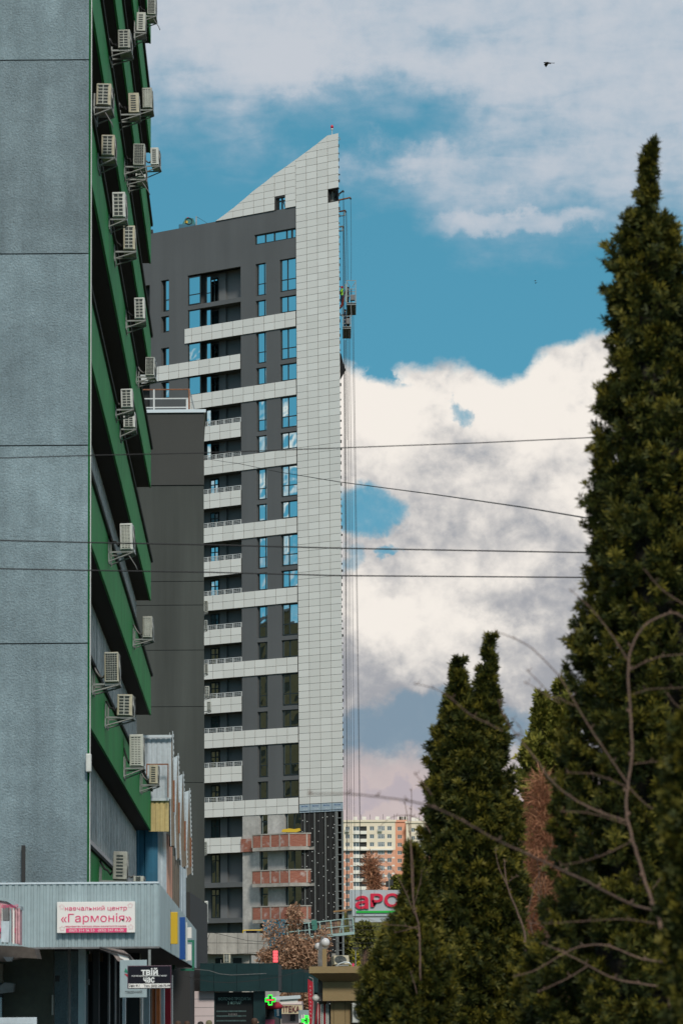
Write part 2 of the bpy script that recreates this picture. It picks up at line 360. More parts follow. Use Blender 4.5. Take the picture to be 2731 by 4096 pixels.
def grid_wall(mb, x0, x1, z0, z1, holes, t, mi=0, y=0.0, ymi=None, step=None):
    """front face at y (facing -y) with rectangular holes and reveals t deep"""
    xs = sorted({x0, x1, *[min(max(h[i], x0), x1) for h in holes for i in (0, 1)]}); zs = sorted({z0, z1, *[min(max(h[i], z0), z1) for h in holes for i in (2, 3)]})
    def hol(cx, cz): return any(h[0] < cx < h[1] and h[2] < cz < h[3] for h in holes)
    nx, nzn = len(xs)-1, len(zs)-1
    H = [[hol((xs[i]+xs[i+1])/2, (zs[j]+zs[j+1])/2) for j in range(nzn)] for i in range(nx)]
    solid = lambda i, j: 0 <= i < nx and 0 <= j < nzn and not H[i][j]
    for i in range(nx):
        for j in range(nzn):
            a, b, c, d = xs[i], xs[i+1], zs[j], zs[j+1]
            if not H[i][j]: mb.quad((a, y, c), (b, y, c), (b, y, d), (a, y, d), mi)
            k = mi if ymi is None else ymi
            if not H[i][j]:
                if not solid(i-1, j): mb.quad((a, y+t, c), (a, y, c), (a, y, d), (a, y+t, d), k)
                if not solid(i+1, j): mb.quad((b, y, c), (b, y+t, c), (b, y+t, d), (b, y, d), k)
                if not solid(i, j-1): mb.quad((a, y, c), (a, y+t, c), (b, y+t, c), (b, y, c), k)
                if not solid(i, j+1): mb.quad((a, y, d), (b, y, d), (b, y+t, d), (a, y+t, d), k)
_wc = {}
def window(parent, x0, x1, z0, z1, xs, zs, fr=.06, dep=.14, mat_g=None, mat_f=None, y=0.0, pane_name='pane', key=None):
    """frame with mullions at xs and transoms at zs (fractions), one pane per opening"""
    w, h = x1-x0, z1-z0; k = (round(w, 3), round(h, 3), tuple(xs), tuple(zs), fr, id(mat_g), id(mat_f))
    if k not in _wc:
        mb = MB(); f = fr; mb.box(0, w, 0, .07, 0, f).box(0, w, 0, .07, h-f, h).box(0, f, 0, .07, f, h-f).box(w-f, w, 0, .07, f, h-f)
        bx = [0]+[q*w for q in xs]+[w]; bz = [0]+[q*h for q in zs]+[h]
        for q in xs: mb.box(q*w-f*.6, q*w+f*.6, .004, .066, f, h-f)
        for q in zs:
            for a, b in zip(bx[:-1], bx[1:]): mb.box(a+f, b-f, .008, .062, q*h-f*.5, q*h+f*.5)
        fm = mb.mesh('window', mat_f or m_tframe); panes = []
        for a, b in zip(bx[:-1], bx[1:]):
            for c, d in zip(bz[:-1], bz[1:]):
                pb = MB().box(a+f*.5, b-f*.5, .03, .04, c+f*.5, d-f*.5); panes.append(pb.mesh('pane', mat_g or m_glass))
        _wc[k] = (fm, panes)
    fm, panes = _wc[k]; o = obj('window', fm, parent, (x0, y+dep, z0))
    for p in panes: obj(pane_name, p, o).rotation_euler = (random.uniform(-.008, .008), 0, random.uniform(-.008, .008))
    return o
# ================================================================== the setting: ground, road, hill
def hill_z(x, y):
    t = max(0.0, min(1.0, (y-430)/760)); t = t*t*(3-2*t); return 27.0*t*(1-.15*math.sin(x*.004+.6))
nx_, ny_ = 60, 70; V_ = []; Q_ = []
for j in range(ny_+1):
    yy = -60+ (j/ny_)**1.7*3600
    for i in range(nx_+1):
        xx = (i/nx_-.5)*2*(300+yy*.9 if yy > 0 else 300); V_.append((xx, yy, hill_z(xx, yy)-.02))
for j in range(ny_):
    for i in range(nx_): a = j*(nx_+1)+i; Q_.append((a, a+1, a+nx_+2, a+nx_+1))
tag(obj('ground', npmesh('ground', np.array(V_), np.array(Q_), [m_soil])), 'grassy spring ground rising to a hill far behind', kind='structure')
mb = MB(); mb.quad((-3.4, -30, .0), (7.5, -30, .0), (7.5, 400, .0), (-3.4, 400, .0)); tag(mb.build('road', m_asph), 'grey asphalt street running between the buildings', kind='structure')
mb = MB(); mb.box(-9.5, -3.4, -30, 165, -.02, .13); tag(mb.build('pavement', m_pave), 'pavement with a kerb along the green office block', kind='structure')
# ================================================================== office block with green bands
NB = 10; B0 = 7.61; ST = 3.6; PH = 1.27; YN, YFAR = 66.42, 111.7; XN = -4.91-(YN-70)*.02614
SL = -.02614
def fx(y): return -4.91+SL*(y-70)
OB = thing('office_building', 'concrete office block at left with green horizontal bands along its street side', 'building', (-5, 66.3, 0))
o0 = Vector((-5, 66.3, 0))
def rel(pts): return [tuple(Vector(p)-o0) for p in pts]
def hexab(name, m, pts, par=OB, bevel=0): return MB().hexa(rel(pts)).build(name, m, par, bevel=bevel)
# gable: rough panels with recessed joints
xg = P(352.5, 2000, 66.3).x
jz = [0.0, 4.1]+[P(180, y, 66.3).z for y in (2574, 1782, 1015, 240)]+[P(180, -536, 66.3).z+.0]
jz = [jz[0]]+jz[2:]; jz += [jz[-1]+3.6*k for k in range(1, 6)]
CONCS = [m_conc]+[mk('rough_concrete_'+n_, c_, .92, noise=((.3, .28), (2.2, .16), (12, .12), (30, .22)), bump=(26, .034), streak=(1.6, .28), spec=.15) for n_, c_ in (('pale', (.285, .365, .40)), ('dull', (.245, .31, .34)))]
for a, b in zip(jz[:-1], jz[1:]):
    for xa, xb in ((xg-6.0, xg), (xg-12.0, xg-6.0)):
        hexab('concrete_panel', random.choice(CONCS), [(xa+.012, 66.3, a+.012), (xb-(.0 if xb == xg else .012), 66.3, a+.012), (xb-(.0 if xb == xg else .012), 66.5, a+.012), (xa+.012, 66.5, a+.012),
              (xa+.012, 66.3, b-.012), (xb-(.0 if xb == xg else .012), 66.3, b-.012), (xb-(.0 if xb == xg else .012), 66.5, b-.012), (xa+.012, 66.5, b-.012)])
hexab('gable_wall', m_joint, [(xg-12, 66.33, 0), (xg-.01, 66.33, 0), (xg-.01, 66.9, 0), (xg-12, 66.9, 0), (xg-12, 66.33, jz[-1]), (xg-.01, 66.33, jz[-1]), (xg-.01, 66.9, jz[-1]), (xg-12, 66.9, jz[-1])])
# corner strip with its pale edge
xa, xb = xg+.004, P(361, 2000, 66.3).x
MB().hexa(rel([(xa, 66.34, 3.2), (xb, 66.34, 3.2), (xb, 66.42, 3.2), (xa, 66.42, 3.2), (xa-.03, 66.34, 45), (xb, 66.34, 45), (xb, 66.42, 45), (xa-.03, 66.42, 45)])).build('corner_strip', mk('shaded_green_strip', (.006, .12, .03), .7, spec=.1, streak=(3, .25)), OB)  # same green as the bands, darkened: shade is put into its colour
hexab('corner_edge', m_whitemetal, [(xb+.001, 66.32, 3.2), (xb+.014, 66.32, 3.2), (xb+.014, 66.42, 3.2), (xb+.001, 66.42, 3.2), (xb+.001, 66.32, 45), (xb+.014, 66.32, 45), (xb+.014, 66.42, 45), (xb+.001, 66.42, 45)])
REC = .46
hexab('wall', m_dark, [(-20, 66.91, 0), (fx(66.91)-REC-.16, 66.91, 0), (fx(YFAR)-REC-.16, YFAR-.05, 0), (-22, YFAR-.05, 0), (-20, 66.91, 44), (fx(66.91)-REC-.16, 66.91, 44), (fx(YFAR)-REC-.16, YFAR-.05, 44), (-22, YFAR-.05, 44)])
blind_me = {}
for k in range(-1, NB):
    zb = B0+ST*k; zt = zb+PH; nseg = 7; ys = [YN+.1+(YFAR-YN-.1)*(i/nseg) for i in range(nseg+1)]
    for a, b in zip(ys[:-1], ys[1:]):
        a2, b2 = a+.012, b-.012
        hexab('parapet_panel', m_green, [(fx(a2)-.05, a2, zb), (fx(a2), a2, zb), (fx(b2), b2, zb), (fx(b2)-.05, b2, zb), (fx(a2)-.05, a2, zt), (fx(a2), a2, zt), (fx(b2), b2, zt), (fx(b2)-.05, b2, zt)])
    a, b = YN+.05, YFAR
    hexab('soffit', m_soffit, [(fx(a)-REC-.2, a, zb+.02), (fx(a)-.055, a, zb+.02), (fx(b)-.055, b, zb+.02), (fx(b)-REC-.2, b, zb+.02), (fx(a)-REC-.2, a, zt-.02), (fx(a)-.055, a, zt-.02), (fx(b)-.055, b, zt-.02), (fx(b)-REC-.2, b, zt-.02)])
    hexab('sill_flashing', m_flash, [(fx(a)-.04, a, zt+.003), (fx(a)+.07, a, zt+.003), (fx(b)+.07, b+.05, zt+.003), (fx(b)-.04, b+.05, zt+.003), (fx(a)-.10, a, zt+.15), (fx(a)-.03, a, zt+.19), (fx(b)-.03, b+.05, zt+.19), (fx(b)-.10, b+.05, zt+.15)])
    hexab('drip_edge', m_soffit, [(fx(a)-.03, a, zt-.05), (fx(a)+.055, a, zt-.05), (fx(b)+.055, b+.05, zt-.05), (fx(b)-.03, b+.05, zt-.05), (fx(a)-.03, a, zt), (fx(a)+.066, a, zt), (fx(b)+.066, b+.05, zt), (fx(b)-.03, b+.05, zt)])
    # window strip with upright blinds behind glass
    mb = MB(); y = a+.2
    while y < b-.1:
        x = fx(y)-REC+.01; w = .05+.08*random.random(); mb.hexa(rel([(x-.05, y, zt+.02), (x+.02*random.random(), y, zt+.02), (x, y+w, zt+.02), (x-.05, y+w, zt+.02), (x-.05, y, zb+ST-.02), (x, y, zb+ST-.02), (x, y+w, zb+ST-.02), (x-.05, y+w, zb+ST-.02)]))
        y += .24+.08*random.random()
    tag(mb.build('vertical_slat', m_blind, OB), kind='stuff')
    hexab('window_strip', m_wing, [(fx(a)-REC-.12, a, zt+.005), (fx(a)-REC-.06, a, zt+.005), (fx(b)-REC-.06, b, zt+.005), (fx(b)-REC-.12, b, zt+.005), (fx(a)-REC-.12, a, zb+ST), (fx(a)-REC-.06, a, zb+ST), (fx(b)-REC-.06, b, zb+ST), (fx(b)-REC-.12, b, zb+ST)])
hexab('roof', m_joint, [(-20, 66.6, 44), (-4.3, 66.6, 44), (-5.8, 111.6, 44), (-22, 111.6, 44), (-20, 66.6, 44.3), (-4.3, 66.6, 44.3), (-5.8, 111.6, 44.3), (-22, 111.6, 44.3)])
# a pale weathered downpipe end and a rod by the corner (photo: low on the corner strip)
pb = P(356, 3052, 66.2); MB().box(-.05, .05, -.09, .06, -.17, .17).build('junction_box', m_whitemetal, OB, bevel=.02).location = pb-o0
pr = P(95, 3460, 66.2); MB().box(-.033, .033, -.05, .05, -.36, .36).build('rusty_post', m_joint, OB).location = pr-o0
# ================================================================== air conditioners
def ac_meshes(variant):
    w, l, h = .34, .82, 1.0
    body = MB().box(0, w, 0, l, 0, h)
    face = MB(); bars = MB()
    if variant == 0:
        face.box(.05, w-.07, -.006, .01, .07, h-.08)
        cols, rows = 2, 6
    elif variant == 1:
        for i in range(7): face.box(.08, w-.10, -.006, .01, .10+i*.118, .165+i*.118)
        cols, rows = 0, 0
    elif variant == 2:
        face.box(.035, w-.035, -.006, .01, .05, h-.05); cols, rows = 5, 12
    else:
        face.box(.05, w-.07, -.006, .01, .06, h-.06); cols, rows = 3, 16
    if cols:
        x0, x1, z0, z1 = (.05, w-.07, .07, h-.08) if variant in (0, 3) else (.035, w-.035, .05, h-.05)
        t = .014 if variant in (0, 3) else .004
        for i in range(1, cols): x = x0+(x1-x0)*i/cols; bars.box(x-t/1.5, x+t/1.5, -.02, -.007, z0, z1)
        for i in range(1, rows): z = z0+(z1-z0)*i/rows; bars.box(x0, x1, -.018, -.0075, z-t*1.2, z+t*1.2)
        bars.box(x0-.02, x1+.02, -.022, -.006, z1, z1+.03).box(x0-.02, x1+.02, -.022, -.006, z0-.03, z0)
    fan = MB(); n = 28
    for ring in (.36, .28, .2, .12, .05):
        c = [(w+.012, l*.42+ring*.95*math.cos(6.283*i/n)*.9, h*.5+ring*1.25*math.sin(6.283*i/n)) for i in range(n+1)]; fan.tube(c, .008, 4)
    disc = MB(); disc.poly([(w+.004, l*.42+.33*math.cos(6.283*i/n), h*.5+.44*math.sin(6.283*i/n)) for i in range(n)])
    return (body.mesh('casing', m_acw), face.mesh('vent', m_acd), bars.mesh('grille_bar', m_acw) if cols else None, disc.mesh('fan', m_acd), fan.mesh('fan_guard', m_steel))
ACM = [ac_meshes(i) for i in range(4)]
CASES = [m_acw, mk('ac_casing_yellowed', (.46, .42, .31), .55, noise=(5, .2), streak=(5, .3)), mk('ac_casing_white', (.60, .61, .58), .45, noise=(5, .12), streak=(6, .2)), mk('ac_casing_grimy', (.33, .33, .29), .6, noise=(6, .3), streak=(5, .35))]
def ac(loc, variant, h, off, drop, label, sc_=1.0, rz=0, group='outdoor units of air conditioners on the office block', pipe=True, xs=1.0, cat='air conditioner', low=False):
    t = thing('air_conditioner', label, cat, loc, rz, group)
    me = ACM[variant]
    s = (sc_*xs, sc_, h)
    c = obj('casing', me[0], t, (off, 0, 0)); c.scale = s; c.material_slots[0].link = 'OBJECT'; c.material_slots[0].material = random.choice(CASES); t.rotation_euler = (random.uniform(-.025, .025), random.uniform(-.03, .03), rz+random.uniform(-.04, .04))
    bv = c.modifiers.new('bevel', 'BEVEL'); bv.width = .02; bv.segments = 2
    for nm, m in zip(('vent', 'grille_bar', 'fan', 'fan_guard'), me[1:]):
        if m: o = obj(nm, m, t, (off, 0, 0)); o.scale = s
    br = MB(); W_ = off+.34*sc_*xs+.02; L_ = .82*sc_
    for y in (.04, L_-.10): br.box(0, W_, y, y+.035, -.055, -.02); br.tube([(0, y+.018, -drop), (W_-.02, y+.018, -.055)], .017, 5); br.box(0, .03, y, y+.035, -drop-.05, .25)
    br.box(W_-.04, W_, .04, L_-.06, -.05, -.022); br.box(.0, .02, 0, L_, -drop-.02, -drop+.01)
    br.build('bracket', m_steel, t)
    if pipe:
        r = random.random()
        MB().tube([(0, .3, .5*h+.1), (off*.35, .28, .38*h), (off*.6, .25, .12+r*.1), (off*.8, .2, .1), (off+.02, .12, .14+.1*r)], .022, 6).build('pipe', m_cable if r > .35 else m_flash, t, smooth=True)
        if r > .85: MB().tube([(off+.1, .1, -.03), (off+.2, .08, -.15), (off+.32, .05, -.35), (off+.36, .05, -.45)], .012, 5).build('drain_hose', m_flash, t, smooth=True)
    return t
# bracket root px, box left/right px, top/bottom px, variant, what singles it out
ACS = [(528, 546, 588, 44, 128, 1, 'slotted grey outdoor unit near the top of the photo, second from the topmost one'),
 (545, 590, 628, -30, 62, 2, 'outdoor unit cut by the top edge of the photo, farthest up the office block'),
 (424, 473, 530, 117, 200, 0, 'white outdoor unit left of and below the slotted one at the top'),
 (361.5, 374, 443, 330, 427, 0, 'white gridded outdoor unit touching the corner strip, highest one at the near corner'),
 (465, 515, 565, 370, 457, 1, 'outdoor unit with a round badge vent between two others on the upper floors'),
 (530, 571, 617, 348, 439, 3, 'tan outdoor unit hanging over the upper sky edge of the block'),
 (378, 405, 467, 537, 628, 0, 'white outdoor unit straight below the highest near-corner one'),
 (487, 533, 586, 571, 665, 2, 'grey outdoor unit with a fine mesh side directly above a half hidden one'),
 (560, 603, 641, 589, 664, 1, 'slotted outdoor unit sticking out alone against the blue sky'),
 (498, 543, 590, 655, 716, 0, 'half hidden outdoor unit tucked under the bracket of a mesh sided one'),
 (424, 451, 512, 766, 876, 0, 'large cream outdoor unit with ten square vents, upper middle of the block'),
 (446, 494, 549, 899, 1005, 0, 'pale outdoor unit directly below and right of the large cream one'),
 (494, 539, 588, 1189, 1282, 0, 'gridded outdoor unit in front of the dark grey tower wall, alone on its floor'),
 (536, 582, 624, 1427, 1507, 2, 'black meshed outdoor unit in front of the white tower band'),
 (452, 485, 541, 1556, 1638, 0, 'upper one of the two outdoor units stacked close together beside the rooftop railing'),
 (470, 494, 550, 1650, 1716, 0, 'lower one of the two outdoor units stacked close together, with a hanging hose'),
 (424, 482, 541, 2095, 2208, 3, 'single outdoor unit with slatted side halfway down the block, crossed by a cable'),
 (524, 571, 616, 2465, 2557, 3, 'outdoor unit sticking out over the dark grey block wall'),
 (359, 419, 485, 2610, 2737, 2, 'outdoor unit with a large black side opening on a long bracket at the near corner'),
 (412, 468, 539, 2778, 2868, 0, 'outdoor unit with ten dark vents just below the one with the black side'),
 (487, 519, 584, 2937, 3073, 3, 'tall outdoor unit with a dense grille, biggest on the lower floors'),
 (552, 597, 637, 3060, 3139, 1, 'small blank grey outdoor unit in front of the white sheet metal panel'),
 (390, 451, 517, 3406, 3523, 1, 'lowest big outdoor unit, standing just over the shop canopy'),
 (478, 534, 582, 3509, 3532, 1, 'flat outdoor box peeping over the top edge of the shop canopy')]
for xr, x0, x1, y0, y1, va, lab in ACS:
    Y = 44044/(1365.5-373.8-xr) if True else 0
    Y = max(Y, YN+.25); pz = P((x0+x1)/2, y1, Y).z; h = (y1-y0)/F*Y
    Xl, Xr = P(x0, (y0+y1)/2, Y).x, P(x1, (y0+y1)/2, Y).x; off = max(.05, Xl-fx(Y)); w = (Xr-Xl)*.86
    ac((fx(Y), Y, pz+.04), va, h*.95, off, (.17+.09*random.random()), lab, xs=w/.34)
# ================================================================== dark grey block in the middle distance
YG = 178.0
def fX(px, py, Y): return P(px, py, Y).x
def fZ(px, py, Y): return P(px, py, Y).z
gx1 = fX(817, 2600, YG); gx0 = gx1-24; gz = fZ(640, 1640, YG); gstep = fZ(640, 1941, YG); dG = 26
GB = thing('grey_block', 'windowless dark grey rendered block with a zinc edged flat roof', 'building', (gx1-8, YG, 0))
def gbox(name, m, x0, x1, y0, y1, z0, z1, par=GB, bev=0):
    c = par.location; xb = x1+gx1/YG*(y1-y0)-.25; a, b, y0, y1, xb = x0-c.x, x1-c.x, y0-c.y, y1-c.y, xb-c.x     # the east side runs back out of sight
    return MB().hexa([(a, y0, z0), (b, y0, z0), (xb, y1, z0), (a, y1, z0), (a, y0, z1), (b, y0, z1), (xb, y1, z1), (a, y1, z1)]).build(name, m, par, bevel=bev)
seams = [0]+[fZ(640, y, YG) for y in (3130, 2826, 2600, 2420, 2325)]+[gstep]
for a, b in zip(seams[:-1], seams[1:]): gbox('lower_wall', m_render2, gx0, gx1-.0, YG, YG+dG, a, b-.03)
gbox('seam', m_joint, gx0+.05, gx1-.03, YG+.03, YG+dG-.1, .5, gstep)
gbox('upper_wall', m_render, gx0, gx1+.02, YG-.06, YG+dG, gstep, gz-.16)
gbox('roof_coping', m_cap, gx0-.1, gx1+.12, YG-.16, YG+dG+.1, gz-.16, gz)
# rooftop railing
RL = thing('rooftop_railing', 'white and rusty pipe railing on the roof of the dark grey block', 'railing', (fX(660, 1600, YG), YG+.4, gz))
rx1 = fX(756, 1600, YG)-RL.location.x; hR = fZ(660, 1553, YG)-gz
for z in (hR, hR*.58, hR*.17): MB().tube([(-9, 0, z), (rx1, 0, z)], .035, 6).build('rail', m_rail if z < hR else m_rust, RL)
for x in [rx1-i*1.78 for i in range(7)]: MB().box(x-.04, x+.04, -.04, .04, 0, hR).build('post', m_rust if x == rx1 else m_rail, RL)
MB().box(rx1-.16, rx1-.045, -.03, .03, 0, hR*.55).build('end_plate', m_rail, RL)
MB().tube([(rx1, 0, hR), (rx1, 6, hR)], .035, 6).build('rail', m_rail, RL)
# ================================================================== tower
TH = math.atan2(-.6272, .7788); C0 = P(1363.5, 2000, 304.0); T0 = Vector((C0.x, 304.0, 0))
ex = Vector((math.cos(TH), math.sin(TH), 0)); ey = Vector((-math.sin(TH), math.cos(TH), 0))
TW = thing('residential_tower', 'unfinished residential tower with pale cassette prow, grey render and a slanted sail top', 'tower', T0, TH)
O3 = Vector((0, 0, CAMZ))
def tl(px, py, off=0.0):
    d = _dir(px, py); t = ((T0-O3).dot(ey)+off)/d.dot(ey); p = O3+d*t-T0; return p.dot(ex), p.z+0.0
def tx(px, py=2000): return tl(px, py)[0]
def tz(px, py): return tl(px, py)[1]
def TP(x, y, z): return T0+ex*x+ey*y+Vector((0, 0, z))
# band tops every second floor, fitted to a 6.0-ish metre module
bt = [tz(1186, y) for y in (1244, 1519, 1797, 2072, 2349, 2629, 2909, 3190)]
mod = (bt[0]-bt[-1])/7; ZB = [bt[-1]+mod*(7-i) for i in range(8)]    # ZB[0] = top band
FH = mod/2; BH = tz(1100, 3200)-tz(1100, 3263)
RH = BH/2; XW = tx(1190)                                    # XW: left edge of the prow cladding
TWD = -XW/4                                                   # cassette width
Zroof = tz(864, 886); Zbase = 0
x_win = dict(A=(tx(1123), tx(1190)), B=(tx(1026), tx(1067)), D=(tx(752), tx(966)), E=(tx(645), tx(677)), G=(tx(540), tx(600)))
xL = tx(430)
# --- grey wall with openings
holes = []; wins = []
for i in range(8):
    z1 = (ZB[i+1] if i < 7 else None)
# module above band i: from ZB[i] up to bottom of band i-1
for i in range(0, 8):
    zt = (ZB[i-1]-BH) if i > 0 else None
    z0 = ZB[i]
    if i > 0:
        H = zt-z0
        wins += [('A', z0+.05, z0+.05+H*.315, 0), ('A', z0+H*.415, zt-.05, 1), ('B', z0+.05, z0+.05+H*.315, 0), ('B', z0+H*.415, zt-.05, 1)]
        wins += [('E', z0+.05, z0+.05+H*.315, 0), ('E', z0+H*.415, zt-.05, 1)]
    else:
        ztA = tz(1160, 1035); ztB = tz(1046, 1060)
        H = ztA-z0; Hn = mod-BH
        wins += [('A', z0+.05, z0+Hn*.315, 0), ('A', z0+Hn*.415, z0+Hn+.1, 1), ('B', z0+.05, z0+Hn*.315, 0), ('B', z0+Hn*.415, z0+Hn+.1, 1)]
        wins += [('E', z0+.05, z0+Hn*.315, 0), ('E', z0+Hn*.415, z0+Hn+.1, 1)]
zl0 = tz(1100, 966); zl1 = tz(1100, 925); xl0 = tx(1018, 960)
for c, a, b, kd in wins: holes.append((*x_win[c], a-.05, b+.0))
ztop_rec = tz(850, 1085)
holes.append((*x_win['D'], tz(850, 3810), ztop_rec)); holes.append((*x_win['G'], 20, tz(585, 1142)))
holes.append((xl0, XW, zl0, zl1))
# lower construction zone holes (doors and windows behind the brick balconies)
cons = [(tx(1034), tx(1066), 'b'), (tx(1133), tx(1205), 'a')]
CB = [tz(1100, y) for y in (3324, 3471, 3616)]     # brick balcony tops
chs = []
for zt_ in CB:
    for xa_, xb_, kk in cons: chs.append((xa_, xb_, zt_-.75, zt_+ (BH*0+1.62), kk))
for zt_ in (CB[2]-FH,):
    for xa_, xb_, kk in cons: chs.append((xa_, xb_, zt_-.75, zt_+1.5, kk))
zc_top = ZB[7]-BH; xcR = tx(1206, 3500); xcL = tx(972, 3500)
mb = MB(); grid_wall(mb, xL, XW, zc_top, Zroof, holes, .35); o_w = mb.build('grey_wall', m_trender, TW)
mb = MB(); grid_wall(mb, xL, xcL, 0, zc_top, holes, .35); mb.build('grey_wall', m_trender, TW)
mb = MB(); grid_wall(mb, xcL+.002, xcR, 2, zc_top-.003, [(a, b, max(2.5, c), d) for a, b, c, d, k in chs], .4, y=-.04); mb.build('raw_concrete_wall', m_wconc, TW)
# inner mass
DP = 9.0
far = Vector((-4.5, 30, 0)); fl_ = Vector((far.dot(ex), far.dot(ey), 0)); back_x = lambda y: fl_.x/fl_.y*y-.6
mb = MB()
def wedge(x0, x1, y0, y1, z0, z1): mb.hexa([(x0, y0, z0), (min(x1, back_x(y0)), y0, z0), (min(x1, back_x(y1)), y1, z0), (x0, y1, z0), (x0, y0, z1), (min(x1, back_x(y0)), y0, z1), (min(x1, back_x(y1)), y1, z1), (x0, y1, z1)])
wedge(xL+.1, tx(735), .7, DP, 0, Zroof-.1); wedge(tx(735)-.001, tx(975), 2.0, DP, 0, Zroof-.1); wedge(tx(975)-.002, 0, .75, DP, 0, Zroof-.1); mb.build('inner_walls', m_joint, TW)
mb = MB(); mb.box(xL, XW, -.03, .5, Zroof, Zroof+.0+.12); 
mb2 = MB(); mb2.hexa([(xL+.2, .51, Zroof-.1), (XW-.3, .51, Zroof-.1), (back_x(DP), DP, Zroof-.1), (xL+.2, DP, Zroof-.1), (xL+.2, .51, Zroof+.02), (XW-.3, .51, Zroof+.02), (back_x(DP), DP, Zroof+.02), (xL+.2, DP, Zroof+.02)]).build('roof_slab', m_joint, TW)
# window objects
for c, a, b, kd in wins:
    x0, x1 = x_win[c]
    if c == 'A': window(TW, x0, x1, a, b, [.42], [.36] if kd else [], fr=.09, dep=.16)
    elif c == 'B': window(TW, x0+.12, x1, a, b, [.74], [.36] if kd else [], fr=.08, dep=.16)
    else: window(TW, x0+.35, x1, a, b, [], [.36] if kd else [], fr=.10, dep=.16)
wl = XW-xl0
window(TW, xl0, XW, zl0, zl1, [.24, .455, .75, .87], [], fr=.12, dep=.16)
for a, b, c, d, k in chs:
    c = max(c, 2.5)
    if k == 'a': window(TW, a, b, c, d, [.45], [], fr=.10, dep=.2, y=-.04)
    else: window(TW, a, b, c, d, [], [.68], fr=.10, dep=.2, y=-.04)
# --- balcony recess floors
xd0, xd1 = x_win['D']; zlow = tz(850, 3810)
backs = MB(); backs.box(xd0-.1, xd1+.1, 1.55, 1.6, zlow, ztop_rec+.2)
backs.build('balcony_back_wall', m_trender2, TW)
xs_l = tx(905); MB().box(xd0+3.2, tx(878)+3.0*0+1.0, 1.2, 1.54, zlow, ztop_rec).build('balcony_pier', m_trender2, TW) if False else None
MB().box(tl(878, 2000, 1.3)[0], tl(905, 2000, 1.3)[0], 1.3, 1.54, zlow, ztop_rec).build('balcony_pier', m_trender2, TW)
floors = []
z = ZB[0]+FH
fl_tops = [ZB[0]-FH*j for j in range(-1, 19)]
gl_r = mk('railing_bars_haze', (.45, .47, .46), .5)
for j, zt in enumerate(fl_tops):
    jj = j-1       # jj = 0 first full band
    zbm = zt-BH
    if zt < zlow+1: break
    MB().box(xd0+.001, xd1-.001, .36, 1.54, zbm+.05, zbm+.32).build('balcony_slab', m_trender, TW)
    # door and glazing on the back wall
    dx = tl(843, 2000, 1.5)[0]; dx1 = tl(876, 2000, 1.5)[0]
    window(TW, dx, dx1, zbm+.36, zbm+FH-.12, [.55], [.78], fr=.09, dep=0, y=1.44, mat_g=m_glass if jj % 3 else m_glassd)
    if jj < 5: window(TW, xd0+.02, xd0+1.45, zbm+.36+(BH*.72 if jj >= 1 else .1), zbm+FH-.02, [], [.36] if jj == -1 else [], fr=.09, dep=.1); window(TW, xd0+1.75, xd0+2.35, zbm+.36, zbm+FH-.1, [], [.4], fr=.08, dep=.5)
    if jj == -1: MB().box(xd0+.001, xd1-.001, .02, .35, zbm+.36-.36, zbm+.40).build('balcony_slab', m_trender, TW)
# --- cassette bands
tile_sets = []   # (x, z, w, h, ydepth)
def band(x0, x1, ztop, rows=2, y=-.10, rh=None):
    rh = rh or RH; MB().box(x0+.01, x1-.01, y+.045, .34 if x1 <= xd1+.1 else -.001, ztop-rows*rh+.01, ztop-.01).build('band_backing', m_joint, TW)
    x = x1
    while x > x0+.05:
        xa = max(x0, x-TWD)
        for r_ in range(rows): tile_sets.append((xa, ztop-(r_+1)*rh, x-xa, rh, y))
        x = xa
for i, zt in enumerate(ZB):
    xl_ = tx(742) if i == 0 else (tx(756) if i == 1 else tx(700))
    if i == 1: xl_ = tx(757)
    band(xl_, XW-.012, zt)
    if i == 0: band(xL, xd1, zt-FH)                 # the long band past the left windows
    elif i < 7: band(tx(700), xd1+.02, zt-FH)
    else: band(tx(740), tx(965), tz(900, 3350))
# short railings on the balcony bands below the roofline of the grey block
for i in range(1, 8):
    for zt in ((ZB[i]) if True else None, ZB[i]-FH):
        if zt < tz(900, 3240): continue
        if zt > tz(900, 1640): continue
        x0r, x1r = tx(800), xd1-.05
        rl = obj('balcony_railing', None, TW) if False else None
        b_ = MB(); b_.box(x0r, x1r, -.02, .02, zt+.36, zt+.41); b_.box(x0r, x1r, -.02, .02, zt+.22, zt+.245).box(x0r, x1r, -.02, .02, zt+.10, zt+.125)
        xx = x0r
        while xx <= x1r: b_.box(xx-.035, xx+.035, -.035, .035, zt, zt+.40); xx += (x1r-x0r)/5-.001
        xx = x0r
        while xx <= x1r: b_.box(xx-.008, xx+.008, -.01, .01, zt+.02, zt+.36); xx += .25
        b_.build('balcony_railing', m_rail, TW)
for zt in (tz(900, 3530), tz(900, 3672)):
    MB().box(tx(740), tx(970), -.02, .34, zt-.42, zt).build('balcony_slab_edge', m_trender, TW)
